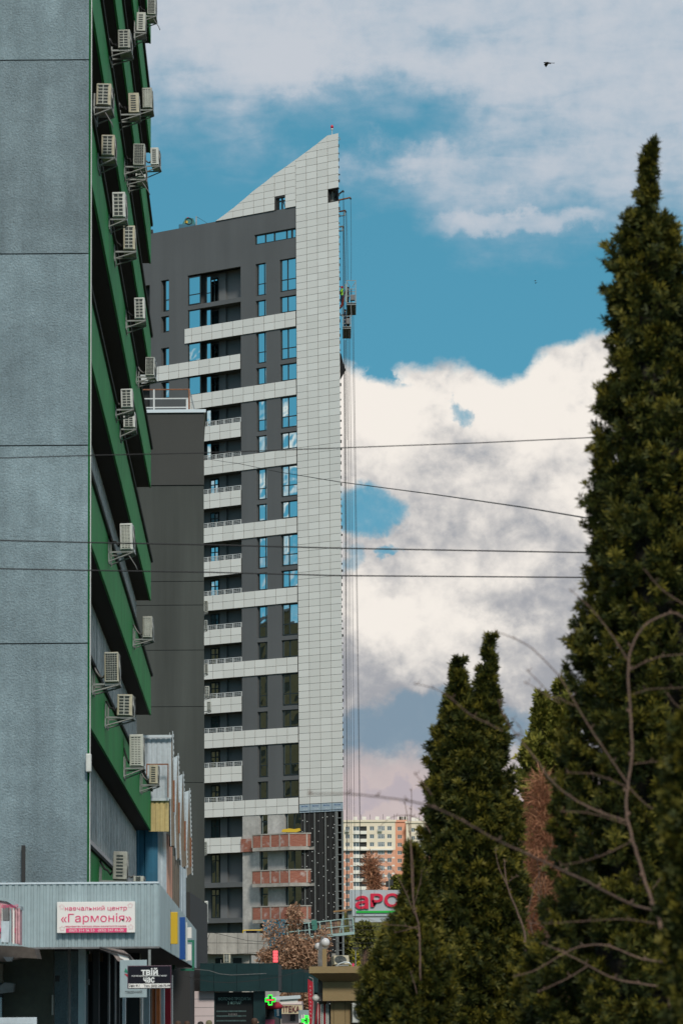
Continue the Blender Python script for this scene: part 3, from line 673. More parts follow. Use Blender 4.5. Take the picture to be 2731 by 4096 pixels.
# --- prow and sail cassettes
zp_bot = tz(1275, 3249)
diag = [(864, 886), (904, 857), (942, 828), (982, 794), (1022, 759), (1062, 730), (1104, 695), (1146, 667), (1186, 638), (1227, 608), (1269, 577), (1309, 543), (1355, 533)]
dpts = [tl(*p) for p in diag]; dpts[-1] = (0.0, tz(1355, 533))
def ztop_at(x):
    if x <= dpts[0][0]: return dpts[0][1]
    for (a, za), (b, zb_) in zip(dpts[:-1], dpts[1:]):
        if a <= x <= b: return za+(zb_-za)*(x-a)/(b-a)
    return dpts[-1][1]
Zgrey = lambda x: Zroof
row0 = ZB[7]-0*RH; PR = (ZB[0]-ZB[7])/round((ZB[0]-ZB[7])/ (RH*.90))
hole_a = (tx(1312, 780), tx(1356, 780), tz(1333, 805), tz(1333, 757)); hole_b = (tx(1105, 815), tx(1146, 815), tz(1125, 841), tz(1125, 790))
back = MB(); fm = []
nrow_low = int((ZB[7]-zp_bot)/PR)+1
cut_tiles = MB(); film_tiles = []
c_ = 0; x = .062
cols_x = []
while x > dpts[0][0]+.05:
    xa = x-TWD; cols_x.append((max(xa, dpts[0][0]), x)); x = xa
for ci, (xa, xb_) in enumerate(cols_x):
    zlow_ = zp_bot if ci < 4 else Zroof+.003
    r0 = int(math.floor((zlow_-ZB[7])/PR)) if ci < 4 else 0
    base = ZB[7] if ci < 4 else Zroof+.003
    r_ = -nrow_low if ci < 4 else 0
    while True:
        za = base+r_*PR; zb_ = za+PR
        if za >= max(ztop_at(xa), ztop_at(xb_)): break
        r_ += 1
        if zb_ <= zlow_+.1: continue
        za = max(za, zlow_)
        cx, cz = (xa+xb_)/2, (za+zb_)/2
        if any(h[0]-.1 < cx < h[1]+.1 and h[2]-.1 < cz < h[3]+.1 for h in (hole_a, hole_b)): continue
        tl_, tr_ = ztop_at(xa), ztop_at(xb_)
        if min(tl_, tr_) >= zb_-.01:
            if ci < 4 and cz < zp_bot+PR*1.0: film_tiles.append((xa, za, xb_-xa, zb_-za))
            else: tile_sets.append((xa, za, xb_-xa, zb_-za, -.10))
        else:
            g = .012; pts = []
            # clip the rectangle by the slanted line
            top = lambda q: tl_+(tr_-tl_)*(q-xa)/(xb_-xa)-g
            ring = [(xa+g, za+g), (xb_-g, za+g), (xb_-g, min(zb_-g, top(xb_)))]
            if top(xb_) > zb_-g and top(xa) < zb_-g:
                q = xa+(zb_-tl_)/(tr_-tl_)*(xb_-xa) if tr_ != tl_ else xa; ring.append((min(max(q, xa+g), xb_-g), zb_-g))
            if top(xa) > za+g: ring.append((xa+g, min(zb_-g, top(xa))))
            else:
                q = xa+(za+g-tl_)/(tr_-tl_)*(xb_-xa); ring[0] = (q, za+g)
            if len(ring) >= 3 and ring[-1][1] > za-.5 and abs(ring[1][1]-ring[2][1]) > .02:
                n0 = MB(); n0.prism([(a_, -.06, b_) for a_, b_ in ring], (0, -.04, 0)); n0.build('cut_cassette', m_tile, TW)
# backing slab of the sail, following the slant
ring = [(0-.03, zp_bot+.02)]+[(min(p[0], -.03), p[1]-.03) for p in dpts[::-1]]+[(XW, Zroof-.0), (XW, zp_bot+.02)]
def slab_with_holes():
    mb = MB(); xs_ = sorted({XW, -.03, *[p[0] for p in dpts if p[0] < -.03], hole_a[0], min(hole_a[1], -.03), hole_b[0], hole_b[1]})
    for a, b in zip(xs_[:-1], xs_[1:]):
        lo = Zroof+.004 if b <= XW+.001 else zp_bot+.02; segs = [(lo, None)]
        for h in (hole_a, hole_b):
            if h[0]-.001 <= a and b <= h[1]+.001: segs = [(lo, h[2]), (h[3], None)]
        for s0, s1 in segs:
            ta, tb = (ztop_at(a)-.03, ztop_at(b)-.03) if s1 is None else (s1, s1)
            if tb-s0 < .01: continue
            bb_ = min(b, back_x(.34)+.55); ab_ = min(a, bb_-.01); mb.hexa([(a, -.055, s0), (b, -.055, s0), (bb_, .34, s0), (ab_, .34, s0), (a, -.055, max(ta, s0)), (b, -.055, tb), (bb_, .34, tb), (ab_, .34, max(ta, s0))])
    return mb.build('sail_frame', m_joint, TW)
slab_with_holes()
MB().box(hole_a[0]-.6, hole_a[1]-1.15, .6, .9, hole_a[2]-.3, hole_a[3]+.1).build('opening_back', m_cream, TW)
tr_ = MB(); tr_.box(hole_b[0]+.1, hole_b[0]+.22, .1, .2, hole_b[2]-.4, hole_b[3]+.3).box(hole_b[0]+.5, hole_b[0]+.62, .1, .2, hole_b[2]-.4, hole_b[3]+.3).box(hole_b[0], hole_b[1], .15, .25, hole_b[3]-.35, hole_b[3]-.22); tr_.tube([(hole_b[1]-.1, .2, hole_b[2]-.2), (hole_b[0]+.5, .2, hole_b[3])], .05, 5); tr_.build('steel_strut', m_tframe, TW)
# the 300 lowest, largest cassettes are parts of their own, the rest one part
tile_sets.sort(key=lambda t: t[1]+ (0 if t[3] < RH*.95 else -30))
cache = {}; rest = MB(); tone = [m_tile, mk('pale_facade_cassette_b', (.71, .70, .66), .4), mk('pale_facade_cassette_c', (.77, .76, .72), .36)]
for i, (x, z, w, h, y) in enumerate(tile_sets):
    g = .014
    if i < 300:
        mi = random.choice((0, 0, 1, 2)); k = (round(w, 2), round(h, 2), mi)
        if k not in cache: cache[k] = MB().box(g*2, w-g*2, 0, .04, g, h-g).mesh('cassette', tone[mi])
        obj('cassette', cache[k], TW, (x, y+random.uniform(-.004, .004), z))
    else: rest.box(x+g*2, x+w-g*2, y+random.uniform(-.004, .004), y+.04, z+g, z+h-g, random.choice((0, 0, 1, 2)))
tag(rest.build('cassette', tone, TW), kind='stuff')
for x, z, w, h in film_tiles: 
    fo = MB().box(x+.03, x+w-.03, -.10, -.06, z+.02, z+h-.03).build('film_covered_cassette', m_film, TW)
    text('Elkon Ocean', h*.24, m_blue, fo, (x+w/2, -.104, z+h*.68), name='lettering', fit=w*.55)
    for q in (.2, .35, .5): MB().box(x+w*(.2+q), x+w*(.24+q), -.102, -.1005, z+h*.2, z+h*.32).build('mark', m_white, fo)
# right-hand face of the tower runs away behind the sharp corner
far_l = fl_*(DP/fl_.y)
mb = MB(); mb.hexa([(-.02, .0, 0), (far_l.x, far_l.y, 0), (far_l.x-.5, far_l.y, 0), (-.6, .5, 0), (-.02, .0, ztop_at(0)-.1), (far_l.x, far_l.y, Zroof), (far_l.x-.5, far_l.y, Zroof), (-.6, .5, ztop_at(0)-.1)]); mb.build('far_side_wall', m_insul, TW)
mb = MB()
for k in range(0, int(Zroof/ .62)):
    zz = 22+k*.62
    if zz < ztop_at(0)-1: mb.box(.0, .03+.09*random.random()**2, -.06, .06, zz, zz+.10+.2*random.random())
mb.build('edge_clip', m_joint, TW)
# torn black membrane flapping at the corner
q0 = tl(1366, 1410)[1]; q1 = tl(1376, 1480)[1]
MB().prism([(0, -.02, q0), (.03, -.02, q1-.8), (.55, .1, q1), (.35, .05, q1+.55), (.12, 0, q0-.1)], (-.01, .03, 0)).build('loose_membrane', m_soffit, TW)
# --- black insulation zone with rails and fixings
zi0 = 2.0; zi1 = zp_bot-.01; MB().box(xcR+.002, -.9, -.001, .3, zi0, zi1).build('insulation', m_insul, TW)
for px in (1222, 1262, 1305, 1346): x = tx(px, 3600); MB().box(x-.035, x+.035, -.09, -.004, zi0, zi1).build('profile_rail', m_steel, TW)
for px in (1209, 1240, 1282, 1325, 1290): x = tx(px, 3600); MB().box(x-.05, x+.05, -.05, -.004, zi0, zi1).build('batten', m_joint, TW)
dots = []; 
for ci, px in enumerate((1213, 1231, 1249, 1274, 1292, 1314, 1333, 1340)):
    x = tx(px, 3600); z = zi0+random.random()
    while z < zi1-.3:
        dots.append((x+random.uniform(-.09, .09), z)); z += random.uniform(.75, 1.15)
dots.sort(key=lambda d: -d[1]); dm = MB().prism([(.042*math.cos(a), 0, .042*math.sin(a)) for a in [i*1.0472 for i in range(6)]], (0, -.03, 0)).mesh('fixing', m_dot)
for x, z in dots[:300]: obj('fixing', dm, TW, (x, -.004, z))
# ladder-like corner frame
xa_, xb_ = tx(1350, 3600), 0.0
fr_ = MB(); fr_.box(xa_, xa_+.12, -.12, .0, zi0, zi1).box(-.12, 0, -.12, 0, zi0, zi1)
z = zi0+.2
while z < zi1: fr_.box(xa_+.12, -.12, -.09, -.03, z, z+.07); z += .62
fr_.build('corner_frame', m_steel, TW)
# --- brick balconies
def brick_balcony(pxL, pxM, pxR, zt, hgt, extra=None):
    outw = 1.15; pl = tl(pxL, 3500, -outw); pm = tl(pxM, 3500, -outw)
    # right part runs parallel to the picture: from the kink straight across in world x
    A = TP(pl[0], -outw, 0); B_ = TP(pm[0], -outw, 0); dC = _dir(pxR, 3500); tt = B_.y/dC.y; Cc = Vector((dC.x*tt, B_.y, 0))
    def loc(v): d = v-T0; return Vector((d.dot(ex), d.dot(ey), 0))
    a, b, c = loc(A), loc(B_), loc(Cc); par = obj('brick_balcony', None, TW); par.empty_display_size = .3
    slab = [Vector((a.x, 0, 0)), a, b, c, Vector((c.x-.2, max(c.y, -.3)+.0, 0)), Vector((c.x, 0, 0))]
    slab = [Vector((a.x, -.05, 0)), a, b, c, Vector((c.x+.3, -.05, 0))]
    me = MB(); me.prism([v+Vector((0, 0, zt-hgt)) for v in slab], (0, 0, hgt*.2)); me.build('floor_slab', m_cream, par)
    me = MB()
    segs = [(a, b, 4), (b, c, 2)]
    for s0, s1, n in segs:
        d = (s1-s0); nrm_ = Vector((d.y, -d.x, 0)).normalized()
        cuts = [i/n for i in range(n+1)] if n == 4 else [0, .72, 1]
        for u0, u1 in zip(cuts[:-1], cuts[1:]):
            p, q = s0+d*u0, s0+d*u1; z0, z1 = zt-hgt*.8+.002, zt-.1
            MB().hexa([p+Vector((0, 0, z0)), q+Vector((0, 0, z0)), q-nrm_*.12+Vector((0, 0, z0)), p-nrm_*.12+Vector((0, 0, z0)), p+Vector((0, 0, z1)), q+Vector((0, 0, z1)), q-nrm_*.12+Vector((0, 0, z1)), p-nrm_*.12+Vector((0, 0, z1))]).build('brick_infill', m_brick, par)
            e = d.normalized()*.06
            MB().hexa([p-e+nrm_*.03+Vector((0, 0, z0)), p+e+nrm_*.03+Vector((0, 0, z0)), p+e-nrm_*.14+Vector((0, 0, z0)), p-e-nrm_*.14+Vector((0, 0, z0)), p-e+nrm_*.03+Vector((0, 0, z1)), p+e+nrm_*.03+Vector((0, 0, z1)), p+e-nrm_*.14+Vector((0, 0, z1)), p-e-nrm_*.14+Vector((0, 0, z1))]).build('post', m_cream, par)
        p, q = s0, s1
        MB().hexa([p+nrm_*.05+Vector((0, 0, zt-.1)), q+nrm_*.05+Vector((0, 0, zt-.1)), q-nrm_*.16+Vector((0, 0, zt-.1)), p-nrm_*.16+Vector((0, 0, zt-.1)), p+nrm_*.05+Vector((0, 0, zt)), q+nrm_*.05+Vector((0, 0, zt)), q-nrm_*.16+Vector((0, 0, zt)), p-nrm_*.16+Vector((0, 0, zt))]).build('top_rail', m_cream, par)
    p = Vector((a.x, 0, 0)); MB().box(a.x, a.x+.12, a.y, -.05, zt-hgt*.8+.004, zt-.005).build('brick_infill', m_brick, par)
    return par
HB = tz(1100, 3324)-tz(1100, 3392)
for i, y in enumerate((3331, 3476, 3621)):
    zt = TP(0, 0, 0).z+tl(1157, y, -1.15)[1]; b_ = brick_balcony(1008 if i else 1010, 1157, 1256, zt, HB)
    if i == 0: MB().box(tx(967), tx(1010), -.3, -.05, zt-HB*.98, zt-.3).build('brick_infill', m_brick, TW)
# yellow sheet on the top brick balcony
zt = tl(1157, 3331, -1.15)[1]; yb_ = P(1153, 3328, 297.6)
o = MB().prism([(-.55, 0, 0), (1.9*.35, 0, -.02), (1.05, 0, .12), (.95, 0, .32), (.5, 0, .24), (.1, 0, .30), (-.5, 0, .22)], (0, .6, 0)).build('folded_sheet', m_yellow); o.location = yb_; tag(o, 'crumpled yellow sheet lying on the topmost brick balcony', 'sheet')
# --- roof pieces
def frontal(name, m, px0, py0, px1, py1, Y, dep, bevel=0, par=None):
    """solid box whose front face spans the two pixel corners at distance Y"""
    mx, my = (px0+px1)/2, (py0+py1)/2; x0, x1 = P(px0, my, Y).x, P(px1, my, Y).x; z1, z0 = P(mx, py0, Y).z, P(mx, py1, Y).z
    c = Vector((0, 0, 0)) if par is None else par.matrix_basis.translation
    return MB().box(x0-c.x, x1-c.x, Y-c.y, Y+dep-c.y, z0-c.z, z1-c.z).build(name, m, par, bevel=bevel)
rl_ = TP(tx(1325), .1, ztop_at(tx(1325)));
t = thing('warning_lamp', 'small red aircraft warning lamp on a thin stalk at the sail tip', 'lamp', TP(tl(1325, 540)[0], .1, tl(1325, 540)[1]-.1))
MB().tube([(0, 0, 0), (0, 0, .55)], .03, 6).build('stalk', m_rail, t); MB().lathe((0, 0, .52), [(0, 0), (.09, .05), (.1, .16), (.05, .2)], 10).build('base', m_rail, t, True); MB().lathe((0, 0, .70), [(.04, 0), (.12, .04), (.13, .2), (.08, .3), (0, .33)], 10).build('lamp_globe', mk('red_lens', (.5, .01, .05), .3), t, True)
rp = TP(tl(724, 900)[0], .8, Zroof+.02)
t = thing('roof_machine', 'blue and green machine with hoses standing on the tower roof edge', 'machine', rp)
MB().box(-.7, .9, -.3, .5, 0, .42).build('base', m_tarp, t, bevel=.05); MB().prism([(-.4, -.25, .42), (.8, -.25, .42), (.6, -.25, .95), (-.1, -.25, 1.0)], (0, .6, 0)).build('housing', mk('green_machine_paint', (.02, .16, .16), .5), t)
MB().box(-.15, .1, -.29, -.26, .5, .72).build('panel', m_yellow, t); MB().tube([(.2+.3*math.cos(a), -.32, .68+.3*math.sin(a)) for a in [i*.5236 for i in range(13)]], .03, 6).build('hose', m_cable, t); MB().lathe((.1, 0, .98), [(.12, 0), (.1, .1), (0, .14)], 8).build('cap', m_red, t)
t = thing('roof_post', 'short thin metal post on the tower roof left of the sail', 'post', TP(tl(771, 893)[0], .5, Zroof)); MB().box(-.05, .05, -.05, .05, 0, .95).build('pole', m_steel, t); MB().tube([(0, 0, .95), (1.3, 0, .1)], .02, 4).build('stay', m_cable, t)
frontal('roof_vent', m_joint, 596, 918, 612, 932, 324, .8); tag(bpy.data.objects['roof_vent'], 'low dark vent box on the tower roof beside the office block', 'vent')
o = thing('hook', 'small steel ring bracket at the top of the tower corner', 'bracket', TP(.05, -.05, tz(1358, 555))); MB().tube([(.0+.14*math.sin(a), 0, .14*math.cos(a)) for a in [i*.5 for i in range(8)]], .025, 5).build('ring', m_steel, o)
# ================================================================== people
def person_mesh(pose='stand', cloth=None, legs=None, hairm=None):
    V = dict(pel=(0, 0, .95), sp=(0, 0, 1.18), ch=(0, 0, 1.38), nk=(0, 0, 1.50), hd=(0, .01, 1.60), tp=(0, 0, 1.71))
    E = [('pel', 'sp'), ('sp', 'ch'), ('ch', 'nk'), ('nk', 'hd'), ('hd', 'tp')]; Rr = dict(pel=.14, sp=.125, ch=.15, nk=.055, hd=.088, tp=.065)
    for s, n in ((-1, 'l'), (1, 'r')):
        kn = (s*.11, -.03, .5); an = (s*.11, .02, .09)
        V.update({n+'h': (s*.09, 0, .88), n+'k': kn, n+'a': an, n+'t': (s*.12, -.16, .04), n+'s': (s*.19, 0, 1.42)})
        if pose == 'work': V.update({n+'e': (s*.27, -.14, 1.2), n+'w': (s*.2, -.36, 1.22), n+'f': (s*.18, -.44, 1.24)})
        else: V.update({n+'e': (s*.26, .03, 1.14), n+'w': (s*.27, -.06, .9), n+'f': (s*.27, -.09, .81)})
        Rr.update({n+'h': .1, n+'k': .065, n+'a': .045, n+'t': .04, n+'s': .07, n+'e': .048, n+'w': .034, n+'f': .038})
        E += [('pel', n+'h'), (n+'h', n+'k'), (n+'k', n+'a'), (n+'a', n+'t'), ('ch', n+'s'), (n+'s', n+'e'), (n+'e', n+'w'), (n+'w', n+'f')]
    ks = list(V); me = bpy.data.meshes.new('figure'); me.from_pydata([V[k] for k in ks], [(ks.index(a), ks.index(b)) for a, b in E], [])
    o = bpy.data.objects.new('figure', me); COL.objects.link(o); o.modifiers.new('skin', 'SKIN'); sv = me.skin_vertices[0].data if me.skin_vertices else None
    if sv is None:
        bm = bmesh.new(); bm.from_mesh(me); bm.verts.layers.skin.verify(); bm.to_mesh(me); bm.free(); sv = me.skin_vertices[0].data
    for i, k in enumerate(ks): sv[i].radius = (Rr[k]*(1.25 if k in ('pel', 'sp', 'ch') else 1), Rr[k]*(.85 if k in ('pel', 'sp', 'ch') else 1)); sv[i].use_root = (k == 'pel')
    o.modifiers.new('sub', 'SUBSURF').levels = 1; o.modifiers['sub'].render_levels = 1
    dg = bpy.context.evaluated_depsgraph_get(); m2 = bpy.data.meshes.new_from_object(o.evaluated_get(dg)); bpy.data.objects.remove(o)
    m2.materials.clear()
    for p in m2.polygons:
        c = p.center; p.use_smooth = True
        p.material_index = 0 if (c.z > 1.5 or (abs(c.x) > .14 and ((pose != 'work' and c.z < .92 and abs(c.x) > .22) or (pose == 'work' and c.y < -.36)))) else (1 if c.z > .93 else 2)
    return m2
PM = {p: person_mesh(p) for p in ('stand', 'work')}
def cloth(n, c): return mk(n, c, .85, noise=(9, .2))
CL = dict(navy=cloth('navy_cloth', (.02, .03, .06)), black=cloth('black_cloth', (.015, .015, .016)), brown=cloth('brown_cloth', (.10, .06, .04)), grey=cloth('grey_cloth', (.10, .10, .11)), khaki=cloth('khaki_cloth', (.14, .13, .08)), hivis=m_hivis, orange=cloth('orange_cloth', (.5, .14, .03)), denim=cloth('denim_cloth', (.03, .05, .10)))
def person(loc, rz, top, legs, label, hair='dark', pose='stand', h=1.0, hat=None, group=None):
    me = PM[pose].copy()
    for m in (m_skin, CL[top], CL[legs]): me.materials.append(m)
    o = obj('person', me, None, loc); o.rotation_euler = (0, 0, rz); o.scale = (h, h, h); tag(o, label, 'person', group)
    hm = m_hair if hair == 'dark' else mk('hair_'+hair, dict(brown=(.07, .035, .02), grey=(.25, .24, .22), helmet=(.45, .02, .03), khaki=(.16, .15, .08))[hair], .7)
    MB().lathe((0, .015, 1.60), [(.098, -.03), (.108, .03), (.105, .09), (.075, .145), (0, .165)], 14).build('hair' if hair not in ('helmet', 'khaki') else 'cap', hm, o, smooth=True)
    f = MB(); f.prism([(-.014, -.085, 1.59), (.014, -.085, 1.59), (0, -.09, 1.645)], (0, -.03, 0))
    f.build('nose', m_skin, o)
    for s in (-1, 1): MB().lathe((s*.033, -.083, 1.64), [(0, -.01), (.011, 0), (0, .01)], 6).build('eye', m_hair, o); MB().lathe((s*.092, .01, 1.60), [(0, 0), (.014, .03), (0, .06)], 6).build('ear', m_skin, o)
    return o
for px, py, Y, rz, top, legs, hair, lab in [
    (656, 4066, 112, .4, 'black', 'black', 'dark', 'person in a black top under the dark shop sign by the shopfront'),
    (712, 4083, 118, -.5, 'navy', 'denim', 'brown', 'brown haired person left of the milk shop, just right of the maroon pillar'),
    (750, 4083, 121, 2.4, 'brown', 'grey', 'brown', 'person in brown before the pinkish wall, second from its left end'),
    (804, 4085, 119, .9, 'grey', 'black', 'dark', 'dark haired person in grey before the pinkish wall'),
    (835, 4080, 117, -.8, 'khaki', 'denim', 'khaki', 'person in a khaki cap beside the milk shop window'),
    (1020, 4071, 120, 1.8, 'navy', 'black', 'brown', 'person in navy before the right end of the milk shop window'),
    (1204, 4089, 128, .2, 'black', 'denim', 'brown', 'person passing between the pharmacy sign and the red flag')]:
    p = P(px, py, Y); s = min(1.06, max(.93, p.z/1.765)); person((p.x, Y, p.z-1.765*s), rz, top, legs, lab, hair, h=s)
# ================================================================== hanging work platforms and their ropes
def wp(px, py, Y): return P(px, py, Y)
def gondola_end(name, lab, px0, px1, y_top, y_bot, Y, length, rails_m, mesh_m):
    """suspended platform seen end-on: floor deck, rails, end frame"""
    x0, x1 = P(px0, y_bot, Y).x, P(px1, y_bot, Y).x; zb = P(px0, y_bot, Y).z; zt = P(px0, y_top, Y).z
    t = thing(name, lab, 'work platform', ((x0+x1)/2, Y, zb), 0, 'hanging work platforms'); w = (x1-x0)/2; h = zt-zb
    MB().box(-w, w, 0, length, -.06, 0).build('deck', m_joint, t)
    n = int(length/.35)
    for i in range(n): MB().box(-w, w, .02+i*length/n, .10+i*length/n, -.14, -.061).build('deck_rib', m_steel, t)
    for y in (0, length-.06):
        f = MB()
        for x in (-w, w-.06): f.box(x, x+.06, y, y+.06, 0, h)
        for z in (.02, h*.3, h*.6, h-.07): f.box(-w+.055, w-.055, y+.005, y+.055, z, z+.05)
        f.build('end_frame', m_steel, t)
    for x in (-w, w-.05):
        f = MB()
        for z in (.35, .7, 1.05): f.box(x, x+.045, .07, length-.07, z, z+.045)
        k = 1.2
        while k < length-.3: f.box(x+.002, x+.043, k, k+.045, 0, 1.05); k += 1.2
        f.box(x+.01, x+.03, .07, length-.07, 0, .15); f.build('side_rail', rails_m, t)
    MB().box(-w*.2, w*.75, -.10, .35, .25, .75).build('hoist_motor', m_flash, t, bevel=.04)
    MB().box(-w*.1, w*.1, .4, .6, .1, 1.4).build('control_box', m_acd, t, bevel=.02)
    return t
g1 = gondola_end('work_platform', 'upper hanging work platform with a worker in a yellow green vest, against blue sky', 1386, 1424, 1120, 1213, 305.5, 5.0, m_mint, m_steel)
MB().box(-.55, -.43, -.12, .0, .1, 1.7).build('side_plate', m_mint, g1)
for s in (-1, 1): MB().tube([(s*.38, .03, 1.9), (s*.1, .03, 1.45)], .03, 5).build('brace', m_steel, g1)
g2 = gondola_end('work_platform', 'lower hanging work platform holding two workers, just under the upper one', 1370, 1404, 1262, 1308, 305.0, 5.0, m_steel, m_steel)
for s in (-1, 1): MB().tube([(s*.36, .03, 2.0), (s*.4, .03, .9)], .03, 5).build('brace', m_steel, g2)
person((P(1367, 1190, 305.2).x, 305.8, P(1367, 1218, 305.2).z), -1.2, 'hivis', 'navy', 'worker in a yellow green vest and red helmet on the upper hanging platform', 'helmet', 'work')
person((P(1392, 1190, 305.2).x, 307.0, g1.location.z+.01), -1.2, 'grey', 'black', 'dark dressed worker inside the upper hanging platform', 'dark', 'work')
person((g2.location.x-.15, 306.0, g2.location.z+.01), -1.3, 'navy', 'denim', 'worker in navy standing in the lower hanging platform', 'dark', 'work')
person((g2.location.x+.15, 308.2, g2.location.z+.01), -1.1, 'orange', 'black', 'worker in orange behind another in the lower hanging platform', 'brown', 'work')
o = MB().prism([(-.3, 0, 0), (.0, 0, .3), (.12, .1, 1.2), (.2, 0, 1.7), (.0, .05, .9)], (.05, .25, 0)).build('red_netting', mk('red_net', (.16, .022, .015), .9, noise=(8, .5))); o.location = P(1371, 1235, 304.9); tag(o, 'red netting bunched against the tower corner under the upper platform', 'netting')
# outrigger arms
for (a, b, c, m_, lab) in [((1357, 800), (1373, 762), 305, m_joint, 'dark slanted outrigger arm at the opening near the tower top'), ((1357, 803), (1402, 790), 306, m_rust, 'long red outrigger arm sticking out right of the tower top'),
                       ((1357, 847), (1382, 842), 307, m_rust, 'short red outrigger arm just below the long one'), ((1358, 908), (1373, 905), 309, m_steel, 'short grey outrigger arm, lowest of the four')]:
    t = thing('outrigger_arm', lab, 'outrigger', P(*a, c), 0, 'rope outriggers on the tower'); d = P(*b, c)-t.location
    MB().tube([(-.8, .5, -.0), tuple(d)], .07, 6).build('arm', m_, t); MB().lathe(tuple(d+Vector((0, 0, -.1))), [(.05, -.08), (.09, 0), (.05, .08)], 8).build('pulley', m_joint, t)
    if lab.startswith('short'): MB().tube([(-.8, .5, -.35), (d.x-.1, 0, -.35)], .05, 5).build('lower_bar', m_steel, t); MB().box(d.x-.12, d.x-.04, -.04, .04, -.35, 0).build('end_bar', m_steel, t)
rp_ = [(1373, 762, 1389, 1760, 305), (1373, 770, 1378, 3240, 305), (1402, 790, 1404, 1120, 306), (1382, 845, 1384, 1125, 307), (1385, 845, 1391, 1125, 307), (1371, 905, 1371, 1262, 309), (1375, 905, 1376, 1262, 309),
       (1408, 1240, 1442, 3640, 306), (1399, 1320, 1420, 3700, 305), (1394, 1320, 1406, 3700, 305), (1389, 1320, 1397, 3700, 306), (1382, 1360, 1386, 3700, 304.5), (1376, 1360, 1388, 3700, 305.5), (1413, 1240, 1444, 3640, 307), (1378, 1360, 1390, 3700, 305)]
RLAB = ['rope slanting down from the dark outrigger tip beside the tower corner', 'long thin rope nearly touching the tower corner from the dark outrigger down', 'single rope from the tip of the long red outrigger to the upper platform', 'left rope of the short red outrigger', 'right rope of the short red outrigger',
 'left rope of the short grey outrigger', 'right rope of the short grey outrigger', 'next to outermost rope hanging from the upper platform to the ground', 'outer rope hanging from the right side of the lower platform', 'second rope from the right under the lower platform', 'middle rope under the lower platform',
 'leftmost straight rope under the lower platform', 'slanting rope crossing the others under the lower platform', 'outermost right rope hanging from the upper platform', 'slack rope under the left side of the lower platform']
for i, (x0, y0, x1, y1, Y) in enumerate(rp_):
    a, b = P(x0, y0, Y), P(x1, y1, Y); o = MB().tube([a, (a*2+b)/3+Vector((.03, 0, 0)), (a+b*2)/3+Vector((.03, 0, 0)), b], .022, 4).build('rope', m_cable)
    tag(o, RLAB[i], 'rope', 'suspension ropes along the tower corner')
# the lowered platform at the foot of the tower
a, b = P(1150, 3760, 296), P(1418, 3732, 296); L_ = (b-a).length; ang = math.atan2(b.z-a.z, b.x-a.x)
t = thing('work_platform', 'tilted lowered work platform of mint steel with brown boxes at the tower foot', 'work platform', a, 0, 'hanging work platforms'); t.rotation_euler = (0, -ang, 0); hh = 1.25
MB().box(0, L_, 0, .9, -.1, .12).build('deck', m_mint, t)
for z in (.62, 1.2):
    for y in (0, .86): MB().box(0, L_, y, y+.05, z, z+.06).build('rail', m_mint, t)
for i in range(7): 
    x = L_*i/6*.985
    for y in (0, .85): MB().box(x, x+.10, y-.01, y+.06, .12, 1.26).build('stanchion', m_mint, t)
MB().tube([(L_*.78, .02, .15), (L_*.86, .02, 1.5)], .05, 5).build('brace', m_mint, t); MB().box(L_*.93, L_*1.0, .2, .7, .1, 2.1).build('hoist_frame', m_steel, t)
MB().box(L_*.38, L_*.46, -.2, .0, .55, 1.4).build('control_box', mk('green_control_box', (.04, .17, .13), .5), t, bevel=.03)
MB().box(L_*.72, L_*1.0, -.2, 1.1, 1.86, 1.98).build('canopy_board', mk('board_wood', (.30, .17, .07), .8, noise=(4, .3)), t)
for i, (x0, x1, z1, lab) in enumerate([(.47, .58, .95, 'left brown cardboard box with paper label on the lowered platform'), (.59, .70, 1.15, 'middle brown cardboard box on the lowered platform'), (.71, .84, 1.2, 'right brown cardboard box on the lowered platform')]):
    q = t.matrix_basis @ Vector((L_*x0, .15, .13)); o = MB().box(0, L_*(x1-x0), 0, .6, 0, z1-.15).build('cardboard_box', m_card, bevel=.01); o.location = q; o.rotation_euler = (0, -ang, 0); tag(o, lab, 'box', 'boxes on the lowered platform'); MB().box(L_*(x1-x0)*.42, L_*(x1-x0)*.55, -.004, -.001, 0, z1-.15).build('tape', m_beige, o)
# ================================================================== cream podium at the tower foot
YP = 285.0
PO = thing('podium', 'cream concrete drum shaped podium at the foot of the tower', 'building', (P(900, 3800, YP).x, YP, 0))
zt, zb = fZ(930, 3731, YP), fZ(930, 3815, YP); x0, x1 = fX(806, 3800, YP)-6, fX(1070, 3800, YP); c = PO.location
pts = []; n = 14
for i in range(n+1):
    u = i/n; x = x0+(x1-x0)*u; y = YP+ (1.8*(u-.35)**2*4 if u > .35 else 0); pts.append((x-c.x, y-c.y))
for i in range(n):
    (ax, ay), (bx, by) = pts[i], pts[i+1]; MB().hexa([(ax+.01, ay, zb), (bx-.01, by, zb), (bx-.01, by+9, zb), (ax+.01, ay+9, zb), (ax+.01, ay, zt), (bx-.01, by, zt), (bx-.01, by+9, zt), (ax+.01, ay+9, zt)]).build('fascia', m_cream, PO)
MB().box(x0-c.x+2, x1-c.x-1.5, 2.6, 8.5, 0, zb-.003).build('wall', m_cream, PO)
MB().box(x1-c.x-4.2, x1-c.x-2.1, 2.5, 2.59, .5, zb-.3).build('window', m_wing, PO)
for k in range(4): MB().box(x0-c.x+4+k*4.1, x0-c.x+4.3+k*4.1, 2.45, 2.6, 0, zb-.01).build('pilaster', m_cream, PO)
yl = MB(); q = P(972, 3722, 296); e = P(1092, 3720, 296); yl.tube([q, e], .06, 5); yl.tube([q+Vector((0, 0, -.01)), q+Vector((0, 0, -.8))], .04, 5); o = yl.build('yellow_rail', m_yellow); tag(o, 'yellow temporary guard rail on the podium terrace', 'railing')
